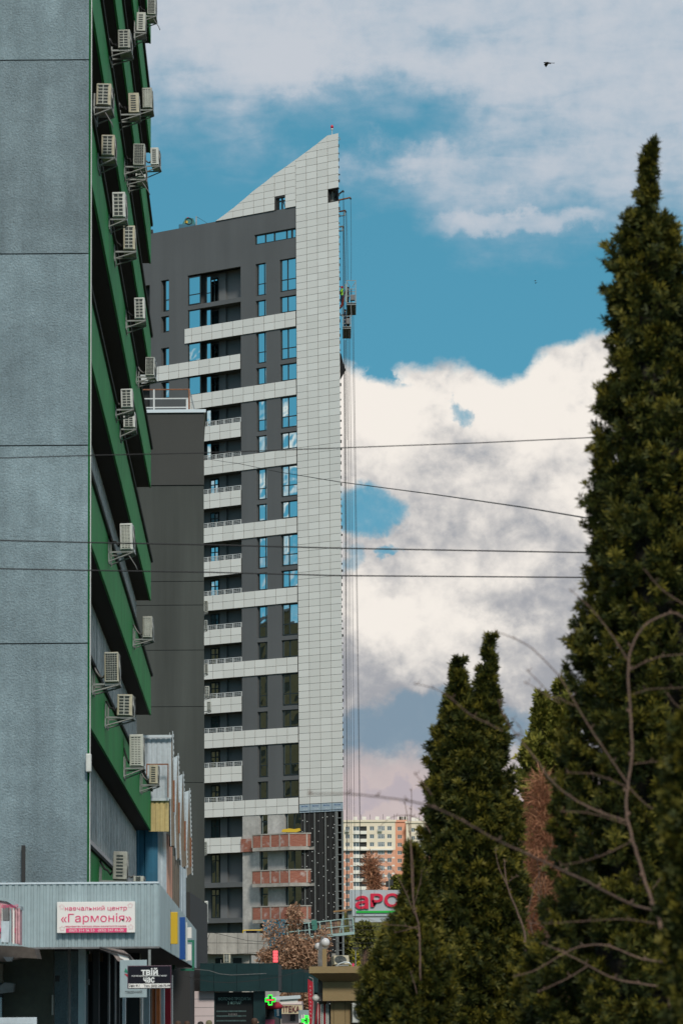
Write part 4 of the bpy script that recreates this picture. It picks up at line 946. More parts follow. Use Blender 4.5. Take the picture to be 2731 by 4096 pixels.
for i, px in enumerate((992, 1008, 1020)):
    q = P(px, 3722, 295.9); o = MB().prism([(-.18, 0, 0), (.18, 0, 0), (.10, 0, -.75), (-.05, 0, -.9), (-.1, 0, -.5)], (0, .06, 0)).build('hanging_glove', m_black); o.location = q; tag(o, ('left', 'middle', 'right')[i]+' one of the three dark rags hung over the yellow guard rail', 'rag', 'rags on the yellow guard rail')
o = MB().prism([(-1.0, 0, 0), (.8, 0, 0), (.75, 0, -2.2), (.3, 0, -2.5), (.8, 0, -5.4), (.2, 0, -5.6), (-.3, 0, -3.0), (-.9, 0, -2.6)], (0, .08, 0)).build('blue_tarp', m_tarp); o.location = P(1101, 3678, 294); tag(o, 'blue tarpaulin hanging below the lowest brick balcony', 'tarpaulin')
ac((P(930, 3851, 280).x-.9, 280, fZ(930, 3851, 280)), 0, .72, .2, .3, 'white outdoor unit standing on the wall below the cream podium', sc_=1.6, rz=0, group='outdoor units low down around the podium and kiosk', pipe=False)
# outdoor units on the strip between the grey block and the tower balconies
for i, (x0, x1, y0, y1, va, lab) in enumerate([(818, 832, 2402, 2448, 2, 'outdoor unit at the grey block edge, highest beside the tower balconies'), (818, 831, 2480, 2516, 2, 'dark fronted outdoor unit at the grey block edge, next below the highest'), (819, 832, 2655, 2692, 2, 'outdoor unit at the grey block edge beside a white tower band, third down'),
        (820, 840, 2744, 2786, 0, 'outdoor unit at the grey block edge beside a balcony railing, fourth down'), (828, 846, 2805, 2842, 0, 'gridded outdoor unit in front of a white tower band, fifth down'), (816, 829, 3366, 3415, 0, 'outdoor unit at the grey block edge level with the topmost brick balcony'),
        (818, 833, 3605, 3690, 3, 'tall stacked outdoor unit at the grey block edge above the podium')]):
    Y = 240; h = (y1-y0)/F*Y; q = P(x0, y1, Y); w = P(x1, y1, Y).x-q.x
    ac((q.x-.3, Y, q.z), va, h, .3, .25, lab, xs=w*.9/.34, group='outdoor units at the edge of the grey block', pipe=False)
sw = MB(); xq = P(819, 3000, 244).x; sw.box(xq-6, xq-.05, 244, 244.6, 0, fZ(819, 1960, 244)); o = sw.build('side_building', m_joint); tag(o, 'dark narrow building squeezed between the grey block and the tower balconies', 'building')
# ================================================================== shops behind
YS = 125.0
SH = thing('milk_shop', 'low shop with a dark teal tiled fascia and a lettered milk products window', 'shop', (P(930, 4096, YS).x, YS, 0)); c = SH.location
def sb(name, m, px0, py0, px1, py1, Y, dep, par, bevel=0, zmin=None):
    mx, my = (px0+px1)/2, (py0+py1)/2; x0, x1 = P(px0, my, Y).x, P(px1, my, Y).x; z1, z0 = P(mx, py0, Y).z, P(mx, py1, Y).z
    if zmin is not None: z0 = zmin
    c = par.location; return MB().box(x0-c.x, x1-c.x, Y-c.y, Y+dep-c.y, z0-c.z, z1-c.z).build(name, m, par, bevel=bevel)
cols_ = [800, 855, 947, 1038, 1114]
for a, b in zip(cols_[:-1], cols_[1:]):
    sb('fascia_tile', m_teal, a+.6, 3853, b-.6, 3903, YS-.3, .1, SH); sb('fascia_tile', m_teal, a+.6, 3904, b-.6, 3965, YS-.3, .1, SH)
sb('fascia_frame', m_joint, 801, 3856, 1113, 3963, YS-.19, 7, SH)
sb('wall', m_pink, 690, 3965, 857, 4096, YS+.1, 6, SH, zmin=0)
for y in (3996, 4030, 4064): sb('wall_joint', m_flash, 690, y-.6, 857, y+.6, YS+.094, .004, SH)
sb('window', m_wing, 861, 3969, 1014, 4096, YS+.25, .1, SH, zmin=.1)
sb('window_frame', m_teal, 857, 3965, 861, 4096, YS+.1, .2, SH, zmin=0); sb('window_frame', m_teal, 1014, 3965, 1061, 4096, YS+.1, .3, SH, zmin=0)
inn = mk('fridge_shelf_goods', (.05, .10, .10), .6, noise=((9, .6), (30, .5)))
for y in (4042, 4061, 4080): sb('shelf', inn, 866, y, 985, y+6, YS+.24, .009, SH)
for s, y, w, h in (('МОЛОЧНІ ПРОДУКТИ', 3996, 128, .14), ('З ФЕРМИ', 4012, 54, .14)):
    q = P(938, y, YS+.23)-c; text(s, h, mk('mint_lettering', (.30, .52, .48), .5), SH, q, fit=w/F*YS)
for i in range(6): q = P(916+i*6, 4058, YS+.225)-c; MB().box(q.x-.012, q.x+.012, q.y, q.y+.01, q.z-.035, q.z+.035).build('price_mark', m_flash, SH)
D2 = thing('dark_arcade', 'dark panelled fascia of the arcade right of the milk shop', 'shop', (P(1190, 4096, 132).x, 132, 0))
for a, b in ((1118, 1166), (1167, 1216), (1217, 1272)): sb('fascia_panel', m_teal, a, 3877 if a < 1200 else 3890, b, 3970, 132, .2, D2)
sb('fascia_back', m_joint, 1117, 3880, 1272, 3969, 132.21, 5, D2); sb('post', m_joint, 1256, 3970, 1270, 4096, 132.3, .4, D2, zmin=0)
sb('white_post', m_whitemetal, 1114, 3882, 1118, 3930, 131.8, .1, D2)
# pharmacy with its sign
PH_ = thing('pharmacy', 'small pinkish pharmacy building with a cream sign and a louvred vent', 'shop', (P(1165, 4096, 150).x, 150, 0))
sb('wall', mk('pink_render', (.42, .31, .29), .85, noise=(2, .15)), 1126, 4010, 1208, 4096, 150, 5, PH_, zmin=0); sb('vent_grille', m_joint, 1161, 4058, 1181, 4083, 149.9, .09, PH_)
sb('parapet', m_pink, 1124, 4006, 1206, 4018, 149.7, 5, PH_)
s_ = sb('sign_board', mk('cream_sign', (.62, .52, .34), .5), 1126, 4021, 1209, 4055, 149.5, .18, PH_)
text('АПТЕКА', .33, mk('maroon_letter', (.12, .012, .02), .5), PH_, P(1152, 4038, 149.46)-PH_.location, fit=92/F*150, ext=.01, bold=.008)
def cross(name, px, py, Y, r, m, lab, halo=False):
    p = P(px, py, Y); t = thing(name, lab, 'pharmacy cross', p, 0, 'green pharmacy crosses'); a = r*.36
    pl = [(-a, 0, -r), (a, 0, -r), (a, 0, -a), (r, 0, -a), (r, 0, a), (a, 0, a), (a, 0, r), (-a, 0, r), (-a, 0, a), (-r, 0, a), (-r, 0, -a), (-a, 0, -a)]
    MB().prism(pl, (0, .12, 0)).build('cabinet', m_joint if halo else m, t)
    if halo:
        MB().tube([(x*.92, -.02, z*.92) for x, _, z in pl]+[(pl[0][0]*.92, -.02, pl[0][2]*.92)], .022, 5).build('led_outline', m, t); MB().box(-r*.7, r*.7, -.04, -.005, -a*.3, a*.3).build('led_bar', m_neonr, t)
    else: MB().box(-.03, .03, -.02, -.002, -r*.5, r*.5).box(-r*.5, -.031, -.02, -.002, -.03, .03).build('stem_mark', m_joint, t)
    MB().tube([(0, .1, 0), (0, 1.2, .0)], .03, 5).build('bracket', m_joint, t); return t
cross('pharmacy_cross', 1081, 4000, 124.2, .18, m_neong, 'lit green outlined pharmacy cross with a red bar beside the milk shop', True)
cross('pharmacy_cross', 1226, 4082, 140, .20, m_neong, 'solid bright green cross partly behind the red flag')
# round red kiosk lamp thing beneath the cross
t = thing('vending_kiosk', 'round capped red and dark kiosk under the green outlined cross', 'kiosk', (P(1080, 4060, 126).x, 126, 0)); z_ = fZ(1080, 4020, 126)
MB().lathe((0, .4, 0), [(.30, 0), (.30, z_-.45), (.12, z_-.4), (.12, z_-.15)], 14).build('body', m_joint, t, True); MB().lathe((0, .4, z_-.15), [(.1, 0), (.42, .02), (.44, .12), (.3, .25), (0, .3)], 16).build('cap', m_red, t, True); MB().box(-.16, .16, .05, .1, z_-1.2, z_-.5).build('screen', mk('dim_pink_screen', (.3, .05, .1), .3), t)
t = thing('bus_shelter', 'pale canopy with hanging price strips left of the pharmacy', 'shelter', (P(1140, 3990, 142).x, 142, 0)); MB().prism([(-1.1, 0, fZ(1140, 3990, 142)), (.6, 0, fZ(1140, 3981, 142)), (.6, 0, fZ(1140, 3984, 142)-.1), (-1.1, 0, fZ(1140, 3994, 142)-.1)], (0, 1.5, 0)).build('roof', m_cap, t); MB().box(-.95, -.87, .2, .3, 0, fZ(1140, 3994, 142)-.1).build('post', m_rail, t); MB().box(-.2, .5, .1, .13, fZ(1140, 4012, 142), fZ(1140, 3992, 142)).build('paper_sheet', m_signw, t)
t = thing('blue_sign', 'small blue information sign on a post left of the pharmacy sign', 'sign', (P(1112, 4040, 138).x, 138, 0)); MB().box(-.14, .14, 0, .06, fZ(1112, 4075, 138), fZ(1112, 4025, 138)).build('panel', mk('sign_blue', (.03, .14, .22), .4), t); MB().box(-.03, .03, .07, .12, 0, fZ(1112, 4026, 138)).build('post', m_steel, t); MB().box(-.04, .04, -.01, -.001, fZ(1112, 4064, 138), fZ(1112, 4036, 138)).build('white_mark', m_white, t)
t = thing('shop_banner', 'pale poster with rows of white strips beside the green cross', 'banner', (P(1222, 4060, 143).x, 143, 0)); z1_ = fZ(1222, 4040, 143)
MB().box(-.28, .38, 0, .05, z1_-1.1, z1_).build('panel', m_blueg, t); 
for i in range(7): MB().box(-.26+i*.09, -.21+i*.09, -.03, -.003, z1_-1.0, z1_-.15-random.random()*.2).build('strip', m_signw, t)
MB().box(-.02, .02, .051, .1, 0, z1_).build('post', m_steel, t)
# red flags
t = thing('feather_flag', 'tall dark red feather flag with vertical white lettering left of the beige kiosk', 'flag', (P(1245, 4096, 119).x, 119, 0)); c = t.location
def pc(px, py, Y, dy=0): q = P(px, py, Y)-c; return Vector((q.x, dy, q.z))
fl = MB(); L1 = [(1231, 3915), (1231, 3960), (1234, 4010), (1236, 4060), (1238, 4110), (1243, 4160)]; R1 = [(1251, 3928), (1252, 3970), (1252, 4015), (1249, 4060), (1246, 4110), (1246, 4160)]
for i in range(5):
    w0, w1 = .04*math.sin(i*1.3), .04*math.sin(i*1.3+1.3); fl.quad(pc(*L1[i], 119, w0), pc(*R1[i], 119, w0+.05), pc(*R1[i+1], 119, w1+.05), pc(*L1[i+1], 119, w1))
o = fl.build('cloth', m_red, t); s_ = o.modifiers.new('solid', 'SOLIDIFY'); s_.thickness = .012
MB().tube([(pc(1252, 3925, 119).x, .08, 0), pc(1253, 3960, 119, .08), pc(1251, 3915, 119, .08), pc(1236, 3908, 119, .08)], .02, 5).build('pole', m_steel, t)
for i in range(9): q = pc(1240.5+.35*math.sin(i*2.1), 3950+i*15.5, 119, -.06); MB().tube([q, q+Vector((.012+.01*(i % 3), 0, .03)), q+Vector((-.012, 0, .055+.01*(i % 2)))], .006, 4).build('script_stroke', m_white, t)
t = thing('feather_flag', 'smaller red and white flag leaning at the kiosk corner', 'flag', (P(1262, 4096, 117).x, 117, 0)); c = t.location
fl = MB(); fl.quad(pc(1270, 4012, 117), pc(1273, 4012, 117), pc(1266, 4100, 117), pc(1256, 4110, 117)); o = fl.build('cloth', m_red, t); s_ = o.modifiers.new('solid', 'SOLIDIFY'); s_.thickness = .012
MB().tube([(pc(1272, 4096, 117).x, .04, 0), pc(1272, 4008, 117, .04)], .022, 5).build('pole', m_whitemetal, t)
# red LED text sign over the shops
t = thing('led_sign', 'narrow upright lit red LED sign above the dark shop fascia', 'sign', P(1102, 3852, 126)); MB().box(-.12, .12, 0, .1, .0, .44).build('cabinet', m_joint, t)
for i in range(4): MB().box(-.085, .085, -.03, -.002, .02+i*.105, .115+i*.105).build('led_block', m_neonr, t, bevel=.02)
MB().tube([(0, .05, 0), (-.35, .1, -.15), (-.55, .1, -.2)], .02, 5).build('arm', m_joint, t)
# ================================================================== beige kiosk
YK = 110.0; KX = P(1400, 4000, YK).x
KI = thing('beige_kiosk', 'beige rendered kiosk with a flaring flat roof edge at the lower right', 'kiosk', (KX, YK, 0)); c = KI.location
def kp(px, py, Y=YK): q = P(px, py, Y); return q.x-c.x, q.z
xr = 3.6
x0, z1 = kp(1236, 3866); _, z0 = kp(1400, 3893); z1 = kp(1400, 3866)[1]
MB().box(x0, xr, -.6, 5, z0, z1).build('roof_edge', m_beige, KI, bevel=.01)
xw, zw = kp(1290, 3927); zf0 = kp(1400, 3927)[1]; zf1 = kp(1400, 4003)[1]
MB().hexa([(xw, .02, zf0), (xr, .02, zf0), (xr, 4.9, zf0), (xw, 4.9, zf0), (x0+.04, -.55, z0-.002), (xr, -.55, z0-.002), (xr, 4.9, z0-.002), (x0+.04, 4.9, z0-.002)]).build('flared_soffit', m_beige, KI)
xl_ = kp(1271, 3960)[0]; MB().box(xw, xr, 0, 4.8, zf1, zf0-.002).build('lower_fascia', m_beige, KI); MB().box(xl_, xw-.003, .3, 4.5, zf1, zf0-.01).build('shaded_side_fascia', m_flash, KI)  # grey on the side fascia puts its shade into the colour
xb = kp(1322, 4050)[0]; 
for a, b in ((1322, 1333), (1334, 1380), (1381, 1440)): MB().box(kp(a+.4, 4050)[0], kp(b-.2, 4050)[0], .35, .5, 0, zf1-.002).build('wall_panel', m_beige, KI)
MB().box(xb+.02, xr, .501, 4.4, 0, zf1-.004).build('wall', m_joint, KI); MB().box(kp(1441, 4050)[0], xr, .36, .5, 0, zf1-.002).build('wall_panel', m_beige, KI)
for i in range(6): MB().box(xl_+.02+i*.055, xl_+.05+i*.055, .42+i*.01, .5, 0, zf1-.1).build('shutter_slat', m_whitemetal if i % 3 else m_red, KI)
MB().lathe((kp(1262, 3990)[0], .2, kp(1262, 3998)[1]), [(0, -.08), (.1, -.03), (.12, .06), (.05, .15), (0, .16)], 10).build('wall_lamp', m_whitemetal, KI, True)
ac((P(1409, 4096, YK).x, YK-.05, kp(1440, 4091)[1]), 2, .6, 0, .1, 'white outdoor unit with a big round fan at the kiosk wall beside the thuja', group='outdoor units low down around the podium and kiosk', pipe=False)
q = bpy.data.objects['air_conditioner']; q = [o for o in bpy.data.objects if o.get('label', '').startswith('white outdoor unit with a big round fan')][0]; q.rotation_euler = (0, 0, -R(90)); q.location.y = YK+.33; 
for ch in q.children:
    if ch.name.startswith('bracket'): ch.scale = (.6, 1, .4)
t = ac((P(1326, 3865, YK+1.2).x, YK+1.2, z1+.02), 0, .30, 0, .02, 'white outdoor unit lying tilted on the kiosk roof', group='outdoor units low down around the podium and kiosk', pipe=False, rz=R(-80)); t.rotation_euler = (0, R(-12), R(-70)); t.scale = (.8, .6, .95)
t = thing('roof_pipe', 'curved white pipe on the kiosk roof beside a small pink tag', 'pipe', P(1377, 3864, YK+.5)); MB().tube([(-.25, 0, -.05), (-.18, 0, .06), (0, 0, .12), (.15, 0, .1), (.22, 0, .02)], .022, 6).build('arch', m_cap, t, True); MB().box(.24, .30, 0, .04, -.04, .08).build('tag', m_pinkink, t)
# globe street lamp on its beige column
t = thing('globe_lamp', 'twin globe lamp with a flat curved grey fin on a beige column', 'street lamp', (P(1298, 3860, 113).x, 113, 0)); c = t.location
zc = fZ(1298, 3794, 113); wcol = 17/F*113/2; MB().box(-wcol, wcol, 0, .14, 0, zc).build('column', m_beige, t); MB().box(-wcol-.01, wcol+.01, -.01, .15, zc, zc+.03).build('column_cap', m_steel, t)
for px, py, rr, dy in ((1300, 3770, 18.5, .07), (1273, 3786, 15, .5)):
    q = P(px, py, 113+dy)-c; rr = rr/F*113; MB().lathe((q.x, dy, q.z), [(rr*math.sin(a), -rr*math.cos(a)) for a in [i*math.pi/12 for i in range(13)]], 24).build('globe', m_lamp, t, True)
q0, q1 = P(1280, 3865, 113)-c, P(1284, 3745, 113)-c; w = 19/F*113
MB().prism([(q0.x-w*.45, 0, q0.z), (q0.x+w*.5, 0, q0.z), (q0.x+w*.45, 0, q0.z+.4), (q0.x+w*.62, 0, q0.z+.75), (q0.x+w*.9, 0, q1.z), (q0.x+w*.3, 0, q1.z-.02), (q0.x-w*.2, 0, q0.z+.7), (q0.x-w*.45, 0, q0.z+.35)], (0, .06, 0)).build('curved_fin', m_flash, t)
MB().box(q0.x-w*.4, q0.x+w*.4, .08, .16, 0, q0.z).build('fin_post', m_steel, t)
# thin street lamp against the hill
t = thing('street_lamp', 'thin dark street lamp with a flat head against the olive hillside', 'street lamp', (P(1422, 3850, 260).x, 260, 0)); zz = fZ(1422, 3797, 260); MB().tube([(0, 0, 0), (0, 0, zz)], [.06, .04], 6).build('pole', m_steel, t); MB().box(-.22, .22, -.1, .15, zz, zz+.14).build('lamp_head', m_joint, t)
# ================================================================== billboard
YB = 420.0
t = thing('supermarket_billboard', 'big pale supermarket billboard with raised red letters and a green line', 'billboard', (P(1500, 3610, YB).x, YB, 0)); c = t.location
def bb(name, m, x0, y0, x1, y1, dy, dep, bev=0):
    my, mx = (y0+y1)/2, (x0+x1)/2; a, b = P(x0, my, YB).x-c.x, P(x1, my, YB).x-c.x; z1, z0 = P(mx, y0, YB).z, P(mx, y1, YB).z; return MB().box(a, b, dy, dy+dep, z0, z1).build(name, m, t, bevel=bev)
m_bb = mk('billboard_grey', (.42, .46, .49), .45, noise=(.3, .08))
for i in range(6): bb('panel', m_bb, 1398+i*50, 3560, 1447+i*50.0, 3664, 0, .5)
bb('lower_strip', m_bb, 1417, 3671, 1690, 3688, 0, .4); bb('frame', m_steel, 1400, 3664, 1690, 3671, .1, .3)
q = P(1418, 3612, YB)-c; text('а', 2.6, m_logo, t, Vector((q.x, -.12, q.z+.14)), ext=.12, bold=.05, align='LEFT', fit=52/F*YB); text('РСЕН', 1.98, m_logo, t, Vector((q.x+58/F*YB, -.12, q.z+.17)), ext=.12, bold=.06, align='LEFT', fit=232/F*YB)
bb('green_line', m_loggreen, 1424, 3643, 1660, 3651, -.16, .15)
for px in (1534, 1545): bb('post', m_joint, px-2.2, 3688, px+2.2, 4080, .2, .3)
t2 = thing('roof_antenna', 'small telecom mast with dishes rising behind the billboard', 'mast', (P(1556, 3560, 500).x, 500, 0)); zz = fZ(1556, 3490, 500); MB().tube([(0, 0, 0), (0, 0, zz)], .12, 6).build('mast', m_steel, t2)
for i, (dx, dz) in enumerate(((-.3, 1.2), (.35, 1.0), (0, 2.2), (-.25, 2.9))): MB().box(dx-.2, dx+.2, -.3, -.1, zz-dz-.8, zz-dz).build('antenna_panel', m_joint, t2)
# green roofline on the hillside
o = frontal('green_canopy', m_loggreen, 1468, 3797, 1516, 3803, 600, 6); tag(o, 'small bright green canopy roof on the far hillside', 'canopy')
frontal('brown_kiosk_wall', m_salmon, 1490, 3780, 1530, 3797, 606, 6); tag(bpy.data.objects['brown_kiosk_wall'], 'low salmon coloured wall above the green canopy on the hillside', 'wall')
# ================================================================== far apartment buildings
YA = 1200.0
m_ac1 = mk('cream_facade', (.80, .69, .53), .85, noise=(.05, .06)); m_as = mk('salmon_facade', (.72, .36, .24), .85, noise=(.05, .08)); m_aw = mk('cream_trim', (.82, .77, .68), .8)
m_ag = mk('far_window_glass', (.10, .12, .13), .15); m_af = mk('far_window_frame', (.62, .62, .60), .6)
def far_block(lab, pxl, pxr, pyt, cols, rows, ys0, dy, depth, Y, mwall, salmon_from, stripes=True, yoff=0):
    b = thing('apartment_building', lab, 'apartment building', (P((pxl+pxr)/2, 3600, Y).x, Y, 0), 0, 'far apartment blocks on the hill'); c = b.location
    def q(px, py): v = P(px, py, Y); return v.x-c.x, v.z
    ledge = ys0+dy*2.5+6; mid = (pxl+pxr)/2
    x0, zt = q(pxl, pyt)[0], q(mid, pyt)[1]; x1 = q(pxr, pyt)[0]
    holes = []; specs = []
    for r_ in range(rows):
        yc = ys0+dy*r_
        for (pc_, w, h, typ) in cols:
            a, z = q(pc_-w/2, yc); e, _ = q(pc_+w/2, yc); zc_ = q(mid, yc)[1]; hh = h/F*Y; holes.append((a, e, zc_-hh/2, zc_+hh/2)); specs.append((a, e, zc_-hh/2, zc_+hh/2, typ, r_))
    zled = q(mid, ledge)[1]
    for nm, m_, za, zb_ in (('wall', mwall, zled, zt), ('lower_wall', m_as if salmon_from else mwall, 5, zled-.001)):
        mb = MB(); grid_wall(mb, x0, x1, za, zb_, [h for h in holes if h[3] > za and h[2] < zb_], .5); mb.build(nm, m_, b)
    MB().box(x0+.01, x1-.01, .45, depth, 5, zt-.2).build('inner_mass', m_joint, b)
    mb = MB().box(x0-.3, x1+.3, -.4, .6, zt, zt+.7); mb.box(x0, x0+.6, .6, depth, zt, zt+.7).box(x1-.6, x1, .6, depth, zt, zt+.7); mb.build('roof_parapet', mwall, b)
    MB().box(x1-.0, x1+.02, .45, depth, 5, zt).box(x0-.02, x0, .45, depth, 5, zt).build('side_wall', mwall, b)
    if salmon_from: MB().box(x0, q(pxl+(pxr-pxl)*.81, 0)[0], -.9, .0, zled-.2, zled+.35).build('ledge', m_aw, b)
    for i, u in enumerate((.2, .37, .62, .83)):
        xx = x0+(x1-x0)*u; MB().box(xx, xx+1.3, 1.5, 2.8, zt, zt+1.9).build('chimney', m_aw, b); MB().tube([(xx+2.6, 1, zt), (xx+2.6, 1, zt+2.6)], .08, 4).build('vent_pipe', m_joint, b)
    for a, e, z0_, z1_, typ, r_ in specs:
        if typ == 'w': window(b, a, e, z0_, z1_, [.5], [], fr=.13, dep=.15, mat_g=m_ag, mat_f=m_af)
        elif typ == 'W': window(b, a, e, z0_, z1_, [.25, .5, .75], [.6], fr=.13, dep=.05, mat_g=m_ag, mat_f=m_af)
        else:
            window(b, a, a+(e-a)*.46, z0_, z1_, [.5], [], fr=.13, dep=.15, mat_g=m_ag, mat_f=m_af); MB().box(a+(e-a)*.46, e, .44, .449, z0_, z1_).build('loggia', m_joint, b)
            MB().box(a, e, -.25, -.01, z0_-1.1, z0_).build('balcony_parapet', m_aw, b)
        if salmon_from and r_ > 3 and typ == 'w' : MB().box(a-1.0, a-.1, -.02, -.002, z0_+.5, z0_+1.0).build('trim_block', m_aw, b); MB().box(e+.1, e+1.0, -.02, -.002, z0_+1.3, z0_+1.8).build('trim_block', m_aw, b)
    return b
A1 = far_block('cream and salmon far apartment block right beside the tower corner', 1371, 1580, 3288, [(1390, 18, 17, 'w'), (1439, 54, 18, 'b'), (1487, 18, 17, 'w'), (1524, 28, 19, 'W'), (1557, 18, 17, 'w')], 12, 3314, 31.8, 14, YA, m_ac1, True)
A2 = far_block('narrow salmon brick stair section of the far apartment blocks', 1580.5, 1623, 3288, [(1598, 18, 16, 'w')], 12, 3315, 32.0, 14, YA+7, m_as, False)
A3 = far_block('far cream apartment block half hidden by the thuja', 1623.5, 1730, 3292, [(1651, 15, 16, 'w'), (1690, 48, 16, 'W')], 12, 3320, 32.0, 14, YA+3, m_ac1, True)
for i, (px, py) in enumerate(((1383, 3328), (1391, 3328), (1514, 3326), (1523, 3326), (1388, 3512))):
    q = P(px, py, YA-.6); MB().box(-.35, .35, -.3, .55, 0, .8).build('air_conditioner', m_acw, A1).location = q-A1.location
# reflected neighbour: an ochre block standing out of frame to the left of the tower
RB = thing('ochre_block', 'long ochre rendered block left of the tower, seen mirrored in its lower windows', 'building', (-150, 262, 0))
m_och = mk('ochre_render', (.16, .125, .06), .9, noise=((.2, .2), (1.5, .2)))
holes = [(-38+i*5.2, -35.8+i*5.2, 3+j*3.3, 4.7+j*3.3) for i in range(15) for j in range(14)]
mb = MB(); grid_wall(mb, -42, 42, 0, 51, holes, .3); o = mb.build('wall', m_och, RB); MB().box(-42, 42, .31, 14, 0, 50.6).build('inner_mass', m_olive, RB); MB().box(-42.4, 42.4, -.3, 14, 51, 51.6).build('roof', m_flash, RB)
RB.rotation_euler = (0, 0, R(98)); 
# ================================================================== shop canopy and its signs
YC = 60.0
def pz(y, Y, x=300): return P(x, y, Y).z
CN = thing('shop_canopy', 'blue grey corrugated metal canopy fascia running round the corner under the office block', 'canopy', (-3.07, YC, 0)); c = CN.location
def corr(mb, p0, p1, z0, z1, pitch=.16, dep=.025, rib=.35, th=.01):
    """trapezoid-profile sheet from p0 to p1 (plan points); z0/z1: numbers or functions of the fraction"""
    d = Vector((p1[0]-p0[0], p1[1]-p0[1], 0)); Ln = d.length; e = d/Ln; nrm_ = Vector((e.y, -e.x, 0)); n = max(1, int(Ln/pitch)); fz = lambda z, u: z(u) if callable(z) else z
    pr = []
    for i in range(n):
        for u, o_ in ((0, 0), (rib, 0), (rib+.08, dep), (.92, dep)): pr.append(((i+u)*pitch, o_))
    pr.append((Ln, 0))
    for (a, oa), (b, ob) in zip(pr[:-1], pr[1:]):
        A = Vector((p0[0], p0[1], 0))+e*a+nrm_*oa; B_ = Vector((p0[0], p0[1], 0))+e*b+nrm_*ob; ua, ub = a/Ln, b/Ln
        mb.quad(A+Vector((0, 0, fz(z0, ua))), B_+Vector((0, 0, fz(z0, ub))), B_+Vector((0, 0, fz(z1, ub))), A+Vector((0, 0, fz(z1, ua))))
    return mb
zt_, zb_ = pz(3536, YC), pz(3788, YC); xr_ = P(634, 3660, YC).x
mb = MB(); corr(mb, (-9.0-c.x, 0), (xr_-c.x, 0), lambda u: zb_ , zt_, .105, .016); o = mb.build('corrugated_sheet', m_blueg, CN)
q = P(784, 3800, 99.0); rp0, rp1 = (xr_-c.x, 0), (q.x-c.x, 39.0)
mb = MB(); corr(mb, rp0, rp1, zb_, zt_, .21, .02); mb.build('corrugated_sheet', m_blueg, CN)
MB().box(-9-c.x, xr_-c.x+.01, -.03, .05, zt_, zt_+.03).build('edge_trim', m_cap, CN); MB().box(-9-c.x, xr_-c.x+.02, -.035, .0, zb_-.03, zb_).build('edge_trim', m_flash, CN)
mb = MB(); mb.hexa([(-9-c.x, .06, zb_+.02), (xr_-c.x-.06, .06, zb_+.02), (rp1[0]-.06, 39, zb_+.02), (-9-c.x, 39, zb_+.02), (-9-c.x, .06, zt_-.02), (xr_-c.x-.06, .06, zt_-.02), (rp1[0]-.06, 39, zt_-.02), (-9-c.x, 39, zt_-.02)]); mb.build('canopy_roof', m_soffit, CN)
# training centre sign
def signbox(name, lab, px0, py0, px1, py1, Y, dep, m, cat='sign', group=None):
    q0, q1 = P(px0, (py0+py1)/2, Y), P(px1, (py0+py1)/2, Y); z1, z0 = P((px0+px1)/2, py0, Y).z, P((px0+px1)/2, py1, Y).z
    t = thing(name, lab, cat, ((q0.x+q1.x)/2, Y, z0), 0, group); w = (q1.x-q0.x)/2; MB().box(-w, w, 0, dep, 0, z1-z0).build('panel', m, t, bevel=.006); return t, w, z1-z0
def T_(t, s, px, py, wpx, Y, m, size, bold=0, hpx=None):
    q = P(px, py, Y)-t.location; return text(s, size, m, t, Vector((q.x, -.004, q.z)), fit=wpx/F*Y if wpx else None, bold=bold, ext=.003)
SG, w, h = signbox('training_centre_sign', 'white sign with pink Ukrainian lettering on the corrugated canopy', 229, 3607, 541, 3731, YC-.14, .10, m_signw)
T_(SG, 'навчальний центр', 385, 3634, 246, YC-.14, m_pinkink, .10)
T_(SG, '«Гармонія»', 386, 3674, 280, YC-.14, m_pinkink, .19)
T_(SG, 'перукарство манікюр візаж косметологія масаж', 384, 3705, 244, YC-.14, m_pinkink, .035)
q0, q1 = P(265, 3713, YC-.14)-SG.location, P(508, 3729, YC-.14)-SG.location
MB().box(q0.x, q1.x, -.004, -.001, q1.z, q0.z).build('pink_stripe', m_pinkink, SG)
T_(SG, '(067) 314 56 53   (032) 247 46 00', 386, 3721.5, 216, YC-.147, m_signw, .06)
for px, py in ((249, 3628), (522, 3622), (524, 3708), (250, 3714)):
    q = P(px, py, YC-.14)-SG.location; MB().tube([(q.x+.035*math.cos(a)*(1+.3*math.sin(5*a)), -.004, q.z+.035*math.sin(a)*(1+.3*math.sin(5*a))) for a in [i*.3491 for i in range(19)]], .0025, 4).build('flower_print', mk('pale_pink_print', (.75, .42, .45), .5) if px == 249 else bpy.data.materials['pale_pink_print'], SG)
# blade signs on the return
for (px0, py0, px1, py1, Y, m, lab) in [(683, 3648, 711, 3776, 67.9, m_yellow, 'yellow projecting blade sign with a dark frame on the canopy return'), (718, 3668, 741, 3838, 76.3, m_blue, 'deep blue projecting blade sign next to the yellow one'),
        (744, 3690, 750, 3845, 83.5, m_rail, 'thin grey edge-on blade sign between the blue and white signs'), (748, 3710, 767, 3753, 85, m_signw, 'upper small white projecting sign at the canopy far end'), (747, 3778, 766, 3842, 85, m_signw, 'lower small white projecting sign at the canopy far end')]:
    t, w, h = signbox('blade_sign', lab, px0, py0, px1, py1, Y, .12, m, group='blade signs on the canopy return'); 
    if m is m_yellow: MB().box(-w-.07, -w-.003, -.02, .2, -.02, h+.05).build('frame', m_joint, t); MB().box(-w-.12, -w-.071, .02, .15, .15, h-.15).build('lamp', m_flash, t)
    MB().box(-w-.5, -w-.0 if m is not m_yellow else -w-.12, .04, .07, h*.8, h*.8+.04).build('bracket', m_joint, t)
mb = MB(); q = P(757, 3800, 84)
